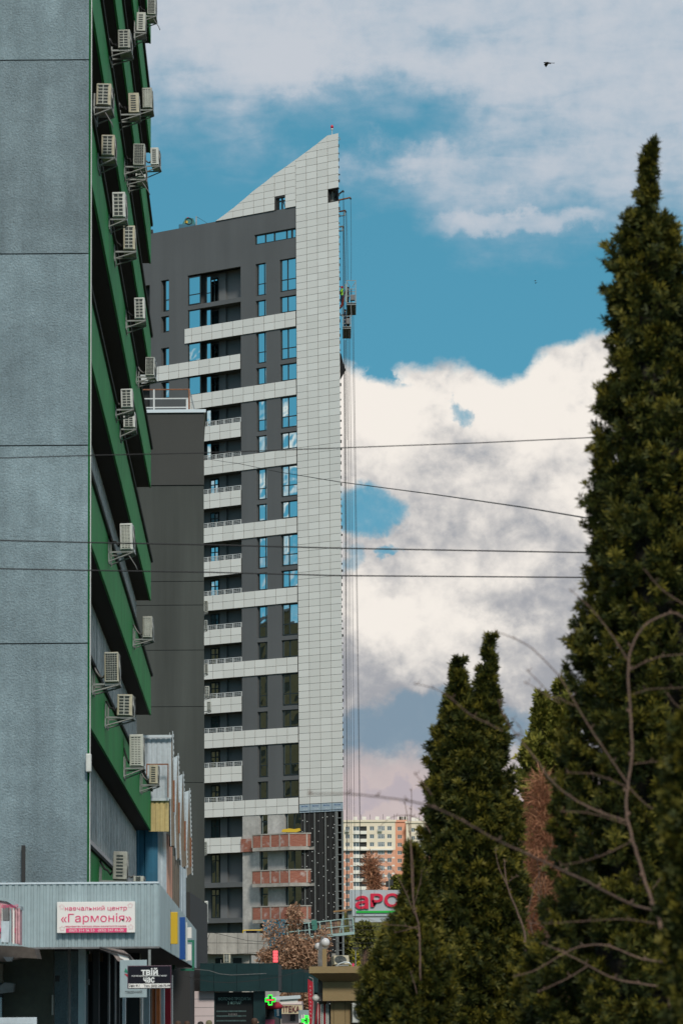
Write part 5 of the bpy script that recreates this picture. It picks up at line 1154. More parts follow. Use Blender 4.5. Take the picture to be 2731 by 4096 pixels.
t = thing('angled_sign_holder', 'thin green angled frame at the canopy far end', 'frame', q); MB().box(-.2, .12, 0, .05, .18, .23).box(.07, .12, 0, .05, -.45, .18).box(-.2, .12, 0, .05, -.48, -.43).build('bar', mk('green_bar_paint', (.01, .16, .09), .5), t)
# shopfront below the canopy
SF = thing('shopfront', 'dark glazed shopfront with an olive tiled wall and slim pillars below the canopy', 'shopfront', (-5, 63, 0)); c = SF.location
sb('tiled_wall', m_olive, -120, 3760, 214, 4400, 63, .3, SF, zmin=0)
sb('dark_glazing', m_wing, 200, 3760, 560, 4400, 69.5, .3, SF, zmin=0)
for px0, px1, Y, m in ((272, 279, 63.2, m_flash), (314, 340, 62.8, m_blueg), (372, 396, 64, m_joint), (432, 438, 65, m_flash), (458, 463, 66, m_flash), (470, 478, 67, m_joint), (490, 502, 68, m_cap)):
    sb('pillar', m, px0, 3770, px1, 4400, Y, .25, SF, zmin=0)
hfr = mk('goods_brown', (.14, .09, .04), .8, noise=(20, .5))
for a, b in ((342, 368), (395, 412)): sb('display_light', hfr, a, 3812, b, 3846, 69.3, .08, SF)
sb('wall_plate', m_flash, 341, 3917, 358, 3940, 63.25, .05, SF); sb('wall_lamp', m_joint, 222, 3902, 238, 3926, 62.9, .09, SF); sb('door_edge', m_cream, 208, 3980, 214, 4060, 62.9, .09, SF)
# coloured pillars farther along the arcade
AR = thing('arcade_pillars', 'row of white, orange, pale blue and maroon pillars at the end of the arcade', 'pillars', (P(600, 4096, 78).x, 78, 0))
for px0, px1, Y, m, nm in ((524, 570, 78, m_signw, 'pillar'), (570, 598, 79.5, m_blueg, 'pillar'), (598, 640, 82, m_orange, 'pillar'), (640, 657, 84, m_wsheet, 'pillar'), (657, 682, 86, m_red, 'pillar'), (683, 690, 88, m_signw, 'pillar')):
    sb(nm, m, px0, 3900, px1, 4400, Y, .4, AR, zmin=0)
sb('orange_rib', m_salmon, 606, 3900, 610, 4400, 81.95, .04, AR, zmin=0); sb('orange_rib', m_salmon, 622, 3900, 626, 4400, 81.95, .04, AR, zmin=0)
gr = sb('green_wall', mk('green_sheet', (.01, .09, .05), .6, noise=(3, .2)), 575, 3790, 700, 3880, 92, .3, AR)
# hanging dark sign
SD, w, h = signbox('hanging_shop_sign', 'black hanging sign with white lettering and a pale phone strip', 511, 3862, 686, 3955, 57, .08, mk('maroon_edge', (.05, .01, .03), .4))
q0, q1 = P(515, 3866, 57)-SD.location, P(682, 3933, 57)-SD.location; MB().box(q0.x, q1.x, -.012, -.001, q1.z, q0.z).build('black_field', m_black, SD)
q0, q1 = P(515, 3935, 57)-SD.location, P(682, 3951, 57)-SD.location; MB().box(q0.x, q1.x, -.012, -.001, q1.z, q0.z).build('phone_strip', m_signw, SD)
for s, px, py, wd, m, sz in (('твій', 599, 3889, 66, m_white, .14), ('мережа крамниць електронних послуг', 598, 3903, 140, m_white, .03), ('час', 597, 3919, 44, m_white, .14), ('Офіс 911', 538, 3943.5, 42, m_black, .05), ('Тел.: (032) 240-75-99', 629, 3943.5, 104, m_black, .05)):
    q = P(px, py, 57)-SD.location; text(s, sz, m, SD, Vector((q.x, -.016, q.z)), fit=wd/F*57, bold=.004 if sz > .1 else .0006, ext=.002)
MB().box(-.02, .02, .02, .05, h, h+.25).build('hanger', m_steel, SD)
SP, w, h = signbox('grey_blue_sign', 'pale grey blue board lettered in dark grey behind the black sign', 480, 3840, 588, 3990, 58.5, .06, m_blueg)
T_(SP, 'ПІВДЕННИЙ', 535, 3969, 66, 58.5, m_greytxt, .05); q = P(503, 3900, 58.5)-SP.location
MB().prism([(q.x-.02, -.01, q.z+.05), (q.x+.07, -.01, q.z+.02), (q.x, -.01, q.z+.11)], (0, .008, 0)).build('green_mark', mk('mark_green', (.01, .2, .12), .5), SP); MB().prism([(q.x-.02, -.01, q.z+.02), (q.x+.06, -.01, q.z-.06), (q.x+.05, -.01, q.z+.01)], (0, .008, 0)).build('red_mark', m_red, SP)
# crumpled awning scrap and awning arms
t = thing('torn_awning', 'rolled faded awning with red marks drooping under the canopy', 'awning', P(480, 3800, 58.8))
pts = [(400, 3795), (440, 3792), (490, 3800), (520, 3822), (540, 3850), (548, 3878), (520, 3876), (505, 3858), (470, 3842), (455, 3820)]
mb = MB(); pp = [P(x, y, 58.8)-t.location for x, y in pts]; mb.prism([Vector((p.x, 0, p.z)) for p in pp][::-1], (0, .25, 0)); mb.build('cloth', mk('faded_awning', (.30, .24, .22), .9, noise=((8, .4), (30, .3))), t); MB().tube([pp[0]+Vector((0, -.05, .02)), pp[3]+Vector((0, -.05, .0)), pp[5]], .018, 5).build('arm', m_joint, t)
MB().prism([Vector((p.x, -.012, p.z)) for p in [P(x, y, 58.8)-t.location for x, y in ((470, 3815), (512, 3828), (528, 3856), (482, 3832))]][::-1], (0, .01, 0)).build('white_fold', m_signw, t)
# pink banner box at the far left edge, on its arm
t = thing('banner_box', 'pink and white banner box with a slanting roof cut by the left edge', 'banner', P(40, 3700, 57)); c_ = t.location
def pr2(name, m, pts, Y, dep, par): 
    pp = [P(x, y, Y)-par.location for x, y in pts]; return MB().prism([Vector((p.x, p.y, p.z)) for p in pp][::-1], (0, dep, 0)).build(name, m, par)
pr2('roof', m_blueg, [(-40, 3580), (30, 3592), (84, 3624), (84, 3640), (30, 3606), (-40, 3594)], 57, .5, t)
m_pb = mk('pink_banner', (.62, .34, .36), .7, noise=((5, .25), (18, .3)))
pr2('panel', m_pb, [(-40, 3595), (30, 3608), (82, 3640), (82, 3780), (-40, 3740)], 57.05, .35, t); pr2('pink_stripe', m_pinkink, [(-40, 3712), (10, 3712), (10, 3728), (-40, 3728)], 57.02, .02, t); pr2('pink_stripe', m_pinkink, [(60, 3712), (80, 3712), (80, 3732), (60, 3732)], 57.02, .02, t)
for x in (8, 25, 40, 52, 64, 74): pr2('fold', random.choice((m_signw, m_pb, m_blueg)), [(x, 3632), (x+7, 3632), (x+7, 3775), (x, 3775)], 56.95, .06, t)
for s, px, py, wd, sz in (('Гармонія', 36, 3624, 76, .09),): q = P(px, py, 56.9)-t.location; text(s, sz, m_pinkink, t, Vector((q.x, q.y, q.z)), fit=wd/F*57, ext=.002)
pr2('lamp_housing', m_flash, [(12, 3620), (36, 3622), (36, 3682), (12, 3680)], 56.9, .1, t); pr2('white_casing', m_wsheet, [(6, 3684), (38, 3684), (36, 3770), (6, 3768)], 56.85, .15, t)
AWN = thing('awning', 'folded dark brownish awning under the pink banner box', 'awning', P(60, 3800, 58.5)); pr2('cloth', mk('dark_awning', (.08, .065, .055), .9, noise=(6, .4)), [(-40, 3780), (90, 3785), (140, 3795), (150, 3834), (80, 3830), (0, 3845), (-40, 3840)], 58.5, .9, AWN); pr2('underside_lamp', m_flash, [(14, 3828), (56, 3828), (46, 3845), (28, 3846)], 58.4, .2, AWN)
LF = thing('left_door', 'brown framed door with a glass bottle display at the left edge', 'door', P(5, 4000, 62.5)); pr2('frame', m_brsheet, [(-60, 3855), (12, 3855), (12, 3930), (-60, 3930)], 62.5, .2, LF); pr2('panel', m_wing, [(-60, 3931), (10, 3931), (10, 4300), (-60, 4300)], 62.5, .15, LF); pr2('edge', m_blueg, [(0, 3990), (8, 3990), (8, 4300), (0, 4300)], 62.4, .09, LF)
pr2('cloth_bundle', m_flash, [(-10, 3950), (20, 3930), (58, 3935), (54, 3968), (-10, 3975)], 62.2, .25, LF)
SW, w, h = signbox('low_white_sign', 'white edged board top peeping in at the bottom left corner', -60, 4070, 148, 4180, 55, .05, m_wsheet); MB().box(-w+.0, w-.06, -.006, -.001, 0, h-.10).build('dark_field', m_flash, SW); MB().box(-w+.2, -w+.24, .06, .1, -1.2, 0).box(w-.24, w-.2, .06, .1, -1.2, 0).build('leg', m_steel, SW)
# ================================================================== saw-tooth market hall behind the canopy
HL = thing('market_hall', 'sheet metal market hall with a row of pale saw-tooth corrugated screens', 'building', (P(600, 4000, 115).x, 115, 0))
def hallq(name, m, pts, Y0, Y1, pitch=.16, dep=.03): pass
def sheetp(name, m, px0, px1, pyt0, pyt1, pyb0, pyb1, Y0, Y1, pitch=.2, dep=.04):
    """corrugated upright sheet between two plan points given by pixel columns at distances Y0, Y1"""
    a, b = P(px0, 3200, Y0)-HL.location, P(px1, 3200, Y1)-HL.location; za0, za1 = P(px0, pyt0, Y0).z, P(px1, pyt1, Y1).z; zb0, zb1 = P(px0, pyb0, Y0).z, P(px1, pyb1, Y1).z
    mb = MB(); corr(mb, (a.x, a.y), (b.x, b.y), lambda u: zb0+(zb1-zb0)*u, lambda u: za0+(za1-za0)*u, pitch, dep); o = mb.build(name, m, HL); s_ = o.modifiers.new('solid', 'SOLIDIFY'); s_.thickness = .02; return o
# blue wall and grey-white wall below
sheetp('blue_wall_sheet', m_bsheet, 500, 632, 3290, 3320, 3640, 3640, 112.5, 112.5, .45, .03)
sheetp('wall_sheet', m_wsheet, 632.5, 664, 3320, 3330, 3700, 3700, 112.6, 113, .5, .03)
sheetp('salmon_wall_sheet', m_salmon, 664.5, 690, 3330, 3380, 3700, 3700, 113.2, 115, .4, .03)
sheetp('wall_sheet', m_brsheet, 690.5, 716, 3420, 3450, 3760, 3760, 115.5, 117, .5, .03)
sheetp('wall_sheet', m_wsheet, 690.5, 742, 3440, 3480, 3780, 3780, 117.5, 120, .5, .03)
# first bay: white over yellow
sheetp('screen_sheet', m_wsheet, 560, 686, 2942, 2942, 3196, 3196, 112, 112, .16, .02)
sheetp('yellow_screen_sheet', m_ysheet, 596, 676, 3200, 3200, 3326, 3326, 111.9, 111.9, .15, .025)
MB().box(*[v for v in (P(596, 3200, 111.8).x-HL.location.x, P(677, 3200, 111.8).x-HL.location.x)], -3.2, -3.12, pz(3203, 111.8, 600), pz(3192, 111.8, 600)).build('flashing', m_wsheet, HL)
MB().box(P(560, 2942, 111.8).x-HL.location.x, P(688, 2942, 111.8).x-HL.location.x, -3.2, -3.13, pz(2950, 111.8, 600), pz(2940, 111.8, 600)).build('flashing', m_cap, HL)
fr = MB(); a = P(586, 3060, 111.5)-HL.location; b = P(675, 3060, 111.5)-HL.location; zb1 = P(675, 3190, 111.5).z; fr.box(a.x, b.x, a.y, a.y+.04, a.z, a.z+.04).box(b.x-.03, b.x, a.y+.001, a.y+.04, zb1, a.z).box(a.x, a.x+.03, a.y+.001, a.y+.04, zb1+.7, a.z); fr.build('rusty_frame', m_rust, HL)
# the folded fins: each a tall narrow V of corrugated sheet seen nearly edge-on
fins = [(678, 2930, 690, 2924, 700, 3392, 683, 3385), (693, 3030, 712, 3012, 720, 3440, 705, 3440), (712, 3102, 732, 3086, 748, 3470, 725, 3478), (734, 3165, 758, 3152, 768, 3500, 745, 3510)]
Yf = [112.3, 116, 120, 124]
for (xa, ya, xb, yb_, xc, yc_, xd, yd_), Y in zip(fins, Yf):
    # leading face: a narrow sheet, its hidden slope, and the shaded brown underside
    hl = HL.location
    def V3(px, py, Y_): return P(px, py, Y_)-hl
    A, B_, Cc, Dd = V3(xa, ya, Y), V3(xb, yb_, Y+.4), V3(xc, yc_, Y+.5), V3(xd, yd_, Y)
    MB().hexa([Dd, V3(xd+3, yd_, Y), V3(xd+3, yd_, Y+.3), V3(xd, yd_, Y+.3), A, V3(xa+3, ya, Y), V3(xa+3, ya, Y+.3), V3(xa, ya, Y+.3)]).build('screen_edge', m_wsheet, HL)
    if Y > 113: MB().poly([V3(xa-10, ya+8, Y+.2), V3(xb-1, yb_+10, Y+.3), V3((xa*.4+xb*.6), ya+230, Y+.3), V3(xa-4, ya+230, Y+.2)][::-1]).build('screen_sheet', m_wsheet, HL)
    mb = MB(); n = 40
    for i in range(n):   # toothed edge of the corrugated sheet
        u0, u1 = i/n, (i+1)/n; p0 = B_.lerp(Cc, u0); p1 = B_.lerp(Cc, u1); w = Vector((.022, 0, 0)); k = .022 if i % 2 else 0
        mb.hexa([p1, p1+w+Vector((k, 0, 0)), p1+w+Vector((-.01, .3, 0)), p1+Vector((-.01, .3, 0)), p0, p0+w+Vector((k, 0, 0)), p0+w+Vector((-.01, .3, 0)), p0+Vector((-.01, .3, 0))])
    mb.build('toothed_screen_edge', m_wsheet, HL)
    top = V3((xa+xb)/2, ya+60, Y+.6)
    MB().prism([V3(xb-1, yb_+40, Y+.31), V3(xc-1, yc_-8, Y+.31), V3(xd+1, yd_-4, Y+.31), V3(xa+3, ya+60, Y+.31)], (-.1, .9, 0)).build('screen_soffit', m_brsheet, HL)
    MB().box(0, .06, 0, .06, -.9, .1).build('rusty_strut', m_rust, HL).location = V3((xb+xc)/2-3, yb_+210, Y+.3)
MB().box(-6, P(742, 3600, 118).x-HL.location.x, 6.5, 22, 0, 6).build('hall_body', m_joint, HL)
# ================================================================== overhead cables
def cable(pts, Y, r, lab, sag=0):
    P3 = [P(x, y, Y_) for (x, y), Y_ in zip(pts, Y)]; n = 24; out = []
    for i in range(len(P3)-1):
        for k in range(n):
            u = k/n; out.append(P3[i].lerp(P3[i+1], u))
    out.append(P3[-1]); o = MB().tube(out, r, 5).build('overhead_cable', m_cable); tag(o, lab, 'cable', 'overhead cables crossing the picture')
D_ = 1.7417
cable([(-300, 1060*D_), (0, 1052*D_), (205*D_, 1046*D_), (470*D_, 1040*D_), (800*D_, 1028*D_), (1100*D_, 1017*D_), (1375*D_, 1004*D_), (4200*D_, 840*D_)], [40]*8, .006, 'highest of the overhead cables, rising slightly to the big thuja')
cable([(470*D_, 1053*D_), (520*D_, 1061*D_), (545*D_, 1064*D_), (640*D_, 1084*D_), (780*D_, 1107*D_), (1000*D_, 1136*D_), (1200*D_, 1165*D_), (1330*D_, 1187*D_), (3600*D_, 1560*D_)], [177, 140, 125, 98, 74, 54, 45, 40, 26], .009, 'overhead cable sloping down to the right from the grey block edge')
cable([(-300, 1238*D_), (0, 1241*D_), (205*D_, 1246*D_), (470*D_, 1251*D_), (780*D_, 1259*D_), (1340*D_, 1269*D_), (4200*D_, 1290*D_)], [40]*7, .008, 'upper one of the two parallel overhead cables')
cable([(-300, 1302*D_), (0, 1306*D_), (205*D_, 1310*D_), (470*D_, 1314*D_), (780*D_, 1322*D_), (1330*D_, 1326*D_), (4200*D_, 1335*D_)], [42]*7, .008, 'lower one of the two parallel overhead cables')
def thin(pts, Y, lab, r=.012, m=None):
    o = MB().tube([P(x, y, Y) for x, y in pts], r, 4).build('service_cable', m or m_cable); tag(o, lab, 'cable', 'thin cables over the low shops')
def cr2(x, y): return (750+x/2.0907, 3150+y/2.0907)
thin([cr2(*p) for p in ((-60, 1565), (60, 1600), (200, 1625), (360, 1632), (560, 1615), (760, 1585), (980, 1530))], 108, 'sagging dark cable in front of the teal shop fascia')
thin([cr2(*p) for p in ((-60, 1500), (70, 1520), (180, 1530), (270, 1558), (370, 1568), (500, 1562), (660, 1555))], 109, 'pale ropey cable looping over the teal shop fascia', .012, m_flash)
thin([cr2(*p) for p in ((-40, 1180), (200, 1210), (500, 1280), (760, 1300), (1060, 1150))], 150, 'cable drooping in front of the cream podium')
thin([cr2(*p) for p in ((-40, 1280), (140, 1300), (400, 1300), (660, 1310))], 150, 'cable lying level across the cream podium')
thin([cr2(*p) for p in ((-60, 1360), (140, 1390), (300, 1400), (600, 1380), (760, 1330))], 150, 'cable along the lower edge of the cream podium')
thin([cr2(*p) for p in ((190, 1215), (160, 1290), (175, 1350), (140, 1440), (110, 1470))], 150, 'kinked cable hanging down at the podium left end')
for i, (y0, y1) in enumerate(((1135, 1160), (1180, 1190), (1225, 1262), (1290, 1300), (1340, 1332), (1395, 1400), (1440, 1442))):
    thin([cr2(1080, y0), cr2(1300, (y0+y1)/2+6), cr2(1568, y1), cr2(1900, y1)], 150, f'thin wire over the olive hillside, {["topmost","second","third","fourth","fifth","sixth","lowest"][i]} of the set', .012)
# ================================================================== birds
def bird(px, py, Y, s, lab):
    t = thing('bird', lab, 'bird', P(px, py, Y), R(-70)); 
    V = [(0, -.2, 0), (0, -.13, .0), (0, -.02, 0), (0, .1, .0), (0, .2, .02)]; mb = MB().tube([Vector(v)*s for v in V], [.012*s, .04*s, .055*s, .035*s, .008*s], 8); mb.build('body', m_hair, t, True)
    MB().lathe((0, -.2*s, .005*s), [(0, -.03*s), (.028*s, 0), (0, .03*s)], 8).build('head', m_hair, t, True); MB().prism([Vector(v)*s for v in ((-.03, .18, .01), (.03, .18, .01), (.05, .34, .02), (-.05, .34, .02))], (0, 0, .008)).build('tail', m_hair, t)
    for k in (-1, 1): MB().prism([Vector(v)*s for v in ((k*.03, -.08, .02), (k*.2, -.12, -.03), (k*.3, .02, -.14), (k*.2, .06, -.06), (k*.03, .07, .02))][::k], (0, 0, .008)).build('wing', m_hair, t)
bird(2190, 252, 140, .85, 'dark bird gliding in the pale cloud at the upper right'); bird(2140, 1122, 420, .62, 'upper of two tiny distant birds in the blue sky'); bird(2142, 1131, 420, .62, 'lower of two tiny distant birds in the blue sky')
# ================================================================== foliage
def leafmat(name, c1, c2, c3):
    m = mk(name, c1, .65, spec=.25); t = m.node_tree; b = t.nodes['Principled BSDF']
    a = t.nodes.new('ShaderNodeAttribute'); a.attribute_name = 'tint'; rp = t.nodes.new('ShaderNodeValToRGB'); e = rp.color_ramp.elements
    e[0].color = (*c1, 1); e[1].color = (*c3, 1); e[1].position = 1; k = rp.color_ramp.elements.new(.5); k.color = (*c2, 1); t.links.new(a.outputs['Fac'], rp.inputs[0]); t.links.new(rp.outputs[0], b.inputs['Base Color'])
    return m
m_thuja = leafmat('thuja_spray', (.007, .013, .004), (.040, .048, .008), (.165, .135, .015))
m_thuja2 = leafmat('light_thuja_spray', (.045, .05, .012), (.14, .14, .022), (.26, .23, .04))
m_dry = leafmat('dry_twigs', (.14, .05, .025), (.33, .14, .075), (.50, .26, .14))
m_dryleaf = leafmat('dry_brown_leaves', (.14, .07, .04), (.36, .20, .12), (.54, .34, .22))
m_scrub = leafmat('spring_scrub', (.05, .045, .025), (.12, .12, .03), (.22, .21, .03))
def sprays(C, Dn, L, Wd, nl, spread, tint):
    """flat fans of nl narrow kite-shaped leaves. C centres (n,3), Dn directions (n,3)"""
    n = len(C); Dn = Dn/np.linalg.norm(Dn, axis=1, keepdims=True); rv = rng.normal(size=(n, 3)); S = np.cross(Dn, rv); S /= np.linalg.norm(S, axis=1, keepdims=True)
    Vs = []; Qs = []; T = []
    for k in range(nl):
        a = (k-(nl-1)/2)/max(1, nl-1)*spread+rng.normal(size=n)*.15; d = Dn*np.cos(a)[:, None]+S*np.sin(a)[:, None]; s = -Dn*np.sin(a)[:, None]+S*np.cos(a)[:, None]
        l = L*(.7+.6*rng.random(n))[:, None]; w = Wd*(.7+.6*rng.random(n))[:, None]; off = Dn*(k % 2)*L*.2
        p0 = C+off; p1 = C+off+d*l*.55+s*w; p2 = C+off+d*l; p3 = C+off+d*l*.55-s*w
        Vs.append(np.stack([p0, p1, p2, p3], 1).reshape(-1, 3)); T.append(np.clip(tint+rng.normal(size=n)*.10, 0, 1))
    V = np.concatenate(Vs); Q = np.arange(len(V)).reshape(-1, 4); return V, Q, np.concatenate(T)
def crown_np(prof, Y, ncl, nsp, csize, L, Wd, seed, depth=1.0, inner=.22, rough=.20, stri=1.0, nl=5, up=.9, yoff=0):
    """prof: (py, px_left, px_right) down the crown, placed at distance Y"""
    r_ = np.random.default_rng(seed); ys = np.array([p[0] for p in prof], float); xl = np.array([p[1] for p in prof], float); xr = np.array([p[2] for p in prof], float)
    Z = np.array([P(1365, y, Y).z for y in ys]); 
    XL = np.array([P(a, y, Y).x for a, y in zip(xl, ys)]); XR = np.array([P(a, y, Y).x for a, y in zip(xr, ys)]); cx = (XL+XR)/2; rad = (XR-XL)/2
    Zs, cxs, rs = Z[::-1], cx[::-1], rad[::-1]
    # area-weighted heights
    zz = np.linspace(Zs[0], Zs[-1], 400); rr = np.interp(zz, Zs, rs); wgt = rr+.05; cum = np.cumsum(wgt); cum /= cum[-1]
    n1 = int(ncl*(1-inner)); z = np.interp(r_.random(ncl), cum, zz); th = r_.random(ncl)*2*np.pi; R0 = np.interp(z, Zs, rs); R0 = np.maximum(R0*.45, R0-(csize*.25+L*.5)); c0 = np.interp(z, Zs, cxs)
    lob = 1+rough*(np.sin(th*3+z*2.1*stri+seed)*.5+np.sin(th*5-z*3.7*stri)*.35+np.sin(th*2+z*6.0)*.3)
    f = np.where(np.arange(ncl) < n1, .72+.26*r_.random(ncl)**.7, .35+.4*r_.random(ncl))*np.clip(lob, .7, 1.08)
    x = c0+R0*f*np.cos(th); y = Y+yoff+R0*depth*f*np.sin(th); ctr = np.stack([x, y, z], 1)
    out = np.stack([np.cos(th), np.sin(th), np.full(ncl, up)], 1)
    cs = np.minimum(csize, np.maximum(R0*.5, .012))
    C = np.repeat(ctr, nsp, 0); O = np.repeat(out, nsp, 0); cs = np.repeat(cs, nsp)
    ax = out*np.array([.62, .62, 1.0])+r_.normal(size=(ncl, 3))*.24; ax /= np.linalg.norm(ax, axis=1, keepdims=True)
    tg = np.stack([-np.sin(th), np.cos(th), np.zeros(ncl)], 1); ln = np.minimum(csize*(1.6+1.8*r_.random(ncl)), np.maximum(R0*1.7, .10))
    A = np.repeat(ax, nsp, 0); T_ = np.repeat(tg, nsp, 0); LN = np.repeat(ln, nsp); t = r_.random(len(C))-.45; w = np.minimum(csize*.36, np.repeat(R0, nsp)*.45+.008)*(1-.75*np.clip(t+.2, 0, 1))
    g = r_.normal(size=(len(C), 3)); C = C+A*(t*LN)[:, None]+T_*(g[:, 0]*w)[:, None]+O*(g[:, 1]*w*.45)[:, None]; C[:, 2] -= (t*LN)**2*.0
    Dn = A*1.0+T_*(g[:, 0]*.75)[:, None]+r_.normal(size=(len(C), 3))*.35
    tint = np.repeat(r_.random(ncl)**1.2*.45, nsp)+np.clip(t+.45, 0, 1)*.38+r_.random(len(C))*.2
    return C, Dn, tint, (Zs, cxs, rs)
def conifer(name, lab, profs, Y, mat, seed, ncl, nsp=26, csize=.11, L=.10, Wd=.012, group='thujas', cat='thuja', extra=None, **kw):
    V_, Q_, T_a = [], [], []; nb = 0; core = MB(); base = None
    t = None
    for i, (prof, n) in enumerate(zip(profs, ncl)):
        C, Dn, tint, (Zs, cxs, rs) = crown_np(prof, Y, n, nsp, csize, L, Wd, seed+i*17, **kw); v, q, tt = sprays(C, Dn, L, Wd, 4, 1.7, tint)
        V_.append(v); Q_.append(q+nb); T_a.append(tt); nb += len(v)
        if t is None: t = thing(name, lab, cat, (float(cxs[0]), Y, 0), 0, group)
        ring = [(float(r)*.55, float(z)) for z, r in zip(Zs, rs)]
        o = Vector((float(cxs[0]), Y, 0)); k = 12; base = len(core.v)
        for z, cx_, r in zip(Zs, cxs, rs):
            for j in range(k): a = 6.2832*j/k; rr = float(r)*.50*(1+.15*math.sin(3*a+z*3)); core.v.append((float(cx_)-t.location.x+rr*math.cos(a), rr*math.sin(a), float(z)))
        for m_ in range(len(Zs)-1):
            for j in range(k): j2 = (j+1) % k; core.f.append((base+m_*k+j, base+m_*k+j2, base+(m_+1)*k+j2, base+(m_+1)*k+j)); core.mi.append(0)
        MB().tube([(float(cxs[0])-t.location.x, 0, 0), (float(cxs[0])-t.location.x, 0, max(.3, float(Zs[0]))), (float(np.interp(Zs[-1]*.6, Zs, cxs))-t.location.x, 0, float(Zs[-1])*.6), (float(cxs[-1])-t.location.x, 0, float(Zs[-1])-.1)], [.13, .11, .05, .01], 8).build('trunk', m_bark, t)
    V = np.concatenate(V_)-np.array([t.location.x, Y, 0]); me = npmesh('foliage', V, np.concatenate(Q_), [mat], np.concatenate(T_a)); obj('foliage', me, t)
    core.build('dark_shade_core', mk(name+'_inner', (.014, .011, .006), .95, noise=(9, .5)), t); return t  # opaque core hull, its dark colour stands for shade in the crown gaps
def c5(x, y): return (1900+x/1.3067, 500+y/1.3067)
def c2(x, y): return (1350+x/1.1354, 2250+y/1.1354)
# big thuja at the right edge
T1 = [(585, 2594, 2602), (650, 2582, 2606), (720, 2568, 2616), (800, 2546, 2634), (880, 2522, 2664), (950, 2478, 2700), (1010, 2445, 2718), (1100, 2430, 2740), (1200, 2425, 2765), (1320, 2430, 2790), (1450, 2450, 2815), (1530, 2410, 2830), (1620, 2388, 2850), (1720, 2372, 2870),
      (1820, 2362, 2890), (1920, 2345, 2905), (2000, 2335, 2920), (2070, 2318, 2935), (2150, 2335, 2950), (2260, 2322, 2970), (2430, 2320, 2990), (2550, 2290, 3010), (2650, 2250, 3020), (2760, 2262, 3030), (2900, 2260, 3040), (3050, 2235, 3050), (3200, 2230, 3060), (3400, 2220, 3070), (3560, 2185, 3085), (3750, 2090, 3120), (3900, 2060, 3150), (4096, 2035, 3170), (4400, 2040, 3170)]
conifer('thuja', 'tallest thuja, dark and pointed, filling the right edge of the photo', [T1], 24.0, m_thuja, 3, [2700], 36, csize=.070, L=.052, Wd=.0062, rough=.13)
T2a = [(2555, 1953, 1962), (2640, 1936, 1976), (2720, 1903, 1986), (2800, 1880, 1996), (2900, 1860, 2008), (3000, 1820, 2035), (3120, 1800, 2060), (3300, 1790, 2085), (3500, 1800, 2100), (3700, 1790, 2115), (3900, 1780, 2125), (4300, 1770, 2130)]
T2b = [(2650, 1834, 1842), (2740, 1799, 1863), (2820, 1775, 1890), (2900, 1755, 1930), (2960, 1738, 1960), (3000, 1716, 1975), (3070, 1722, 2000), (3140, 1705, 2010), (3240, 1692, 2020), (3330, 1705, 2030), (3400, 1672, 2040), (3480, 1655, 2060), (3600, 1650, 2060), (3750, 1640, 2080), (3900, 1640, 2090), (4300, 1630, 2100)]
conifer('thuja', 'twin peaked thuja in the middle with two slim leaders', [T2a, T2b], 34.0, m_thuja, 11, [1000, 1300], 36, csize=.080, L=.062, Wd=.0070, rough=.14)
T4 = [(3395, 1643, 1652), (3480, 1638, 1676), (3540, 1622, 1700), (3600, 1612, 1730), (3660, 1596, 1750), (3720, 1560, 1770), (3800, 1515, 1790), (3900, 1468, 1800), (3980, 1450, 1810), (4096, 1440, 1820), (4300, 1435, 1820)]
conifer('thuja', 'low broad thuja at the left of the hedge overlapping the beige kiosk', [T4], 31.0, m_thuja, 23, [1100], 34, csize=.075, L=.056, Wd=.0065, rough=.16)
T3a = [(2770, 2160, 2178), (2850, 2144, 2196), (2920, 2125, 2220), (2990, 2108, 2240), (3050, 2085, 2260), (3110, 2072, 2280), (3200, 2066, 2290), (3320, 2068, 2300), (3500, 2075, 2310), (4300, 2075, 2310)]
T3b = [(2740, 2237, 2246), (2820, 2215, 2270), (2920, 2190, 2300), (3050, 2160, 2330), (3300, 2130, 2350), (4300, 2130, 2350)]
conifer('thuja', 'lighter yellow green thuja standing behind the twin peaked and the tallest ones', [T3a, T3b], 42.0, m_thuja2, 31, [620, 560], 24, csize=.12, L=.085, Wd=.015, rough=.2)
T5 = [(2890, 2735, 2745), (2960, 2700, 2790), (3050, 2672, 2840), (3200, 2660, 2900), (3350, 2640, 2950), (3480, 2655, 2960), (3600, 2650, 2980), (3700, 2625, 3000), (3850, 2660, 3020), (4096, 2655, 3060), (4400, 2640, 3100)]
conifer('thuja', 'nearest thuja, a blurred green column cut by the lower right edge', [T5], 15.0, m_thuja, 41, [800], 26, csize=.05, L=.036, Wd=.0065, rough=.15)
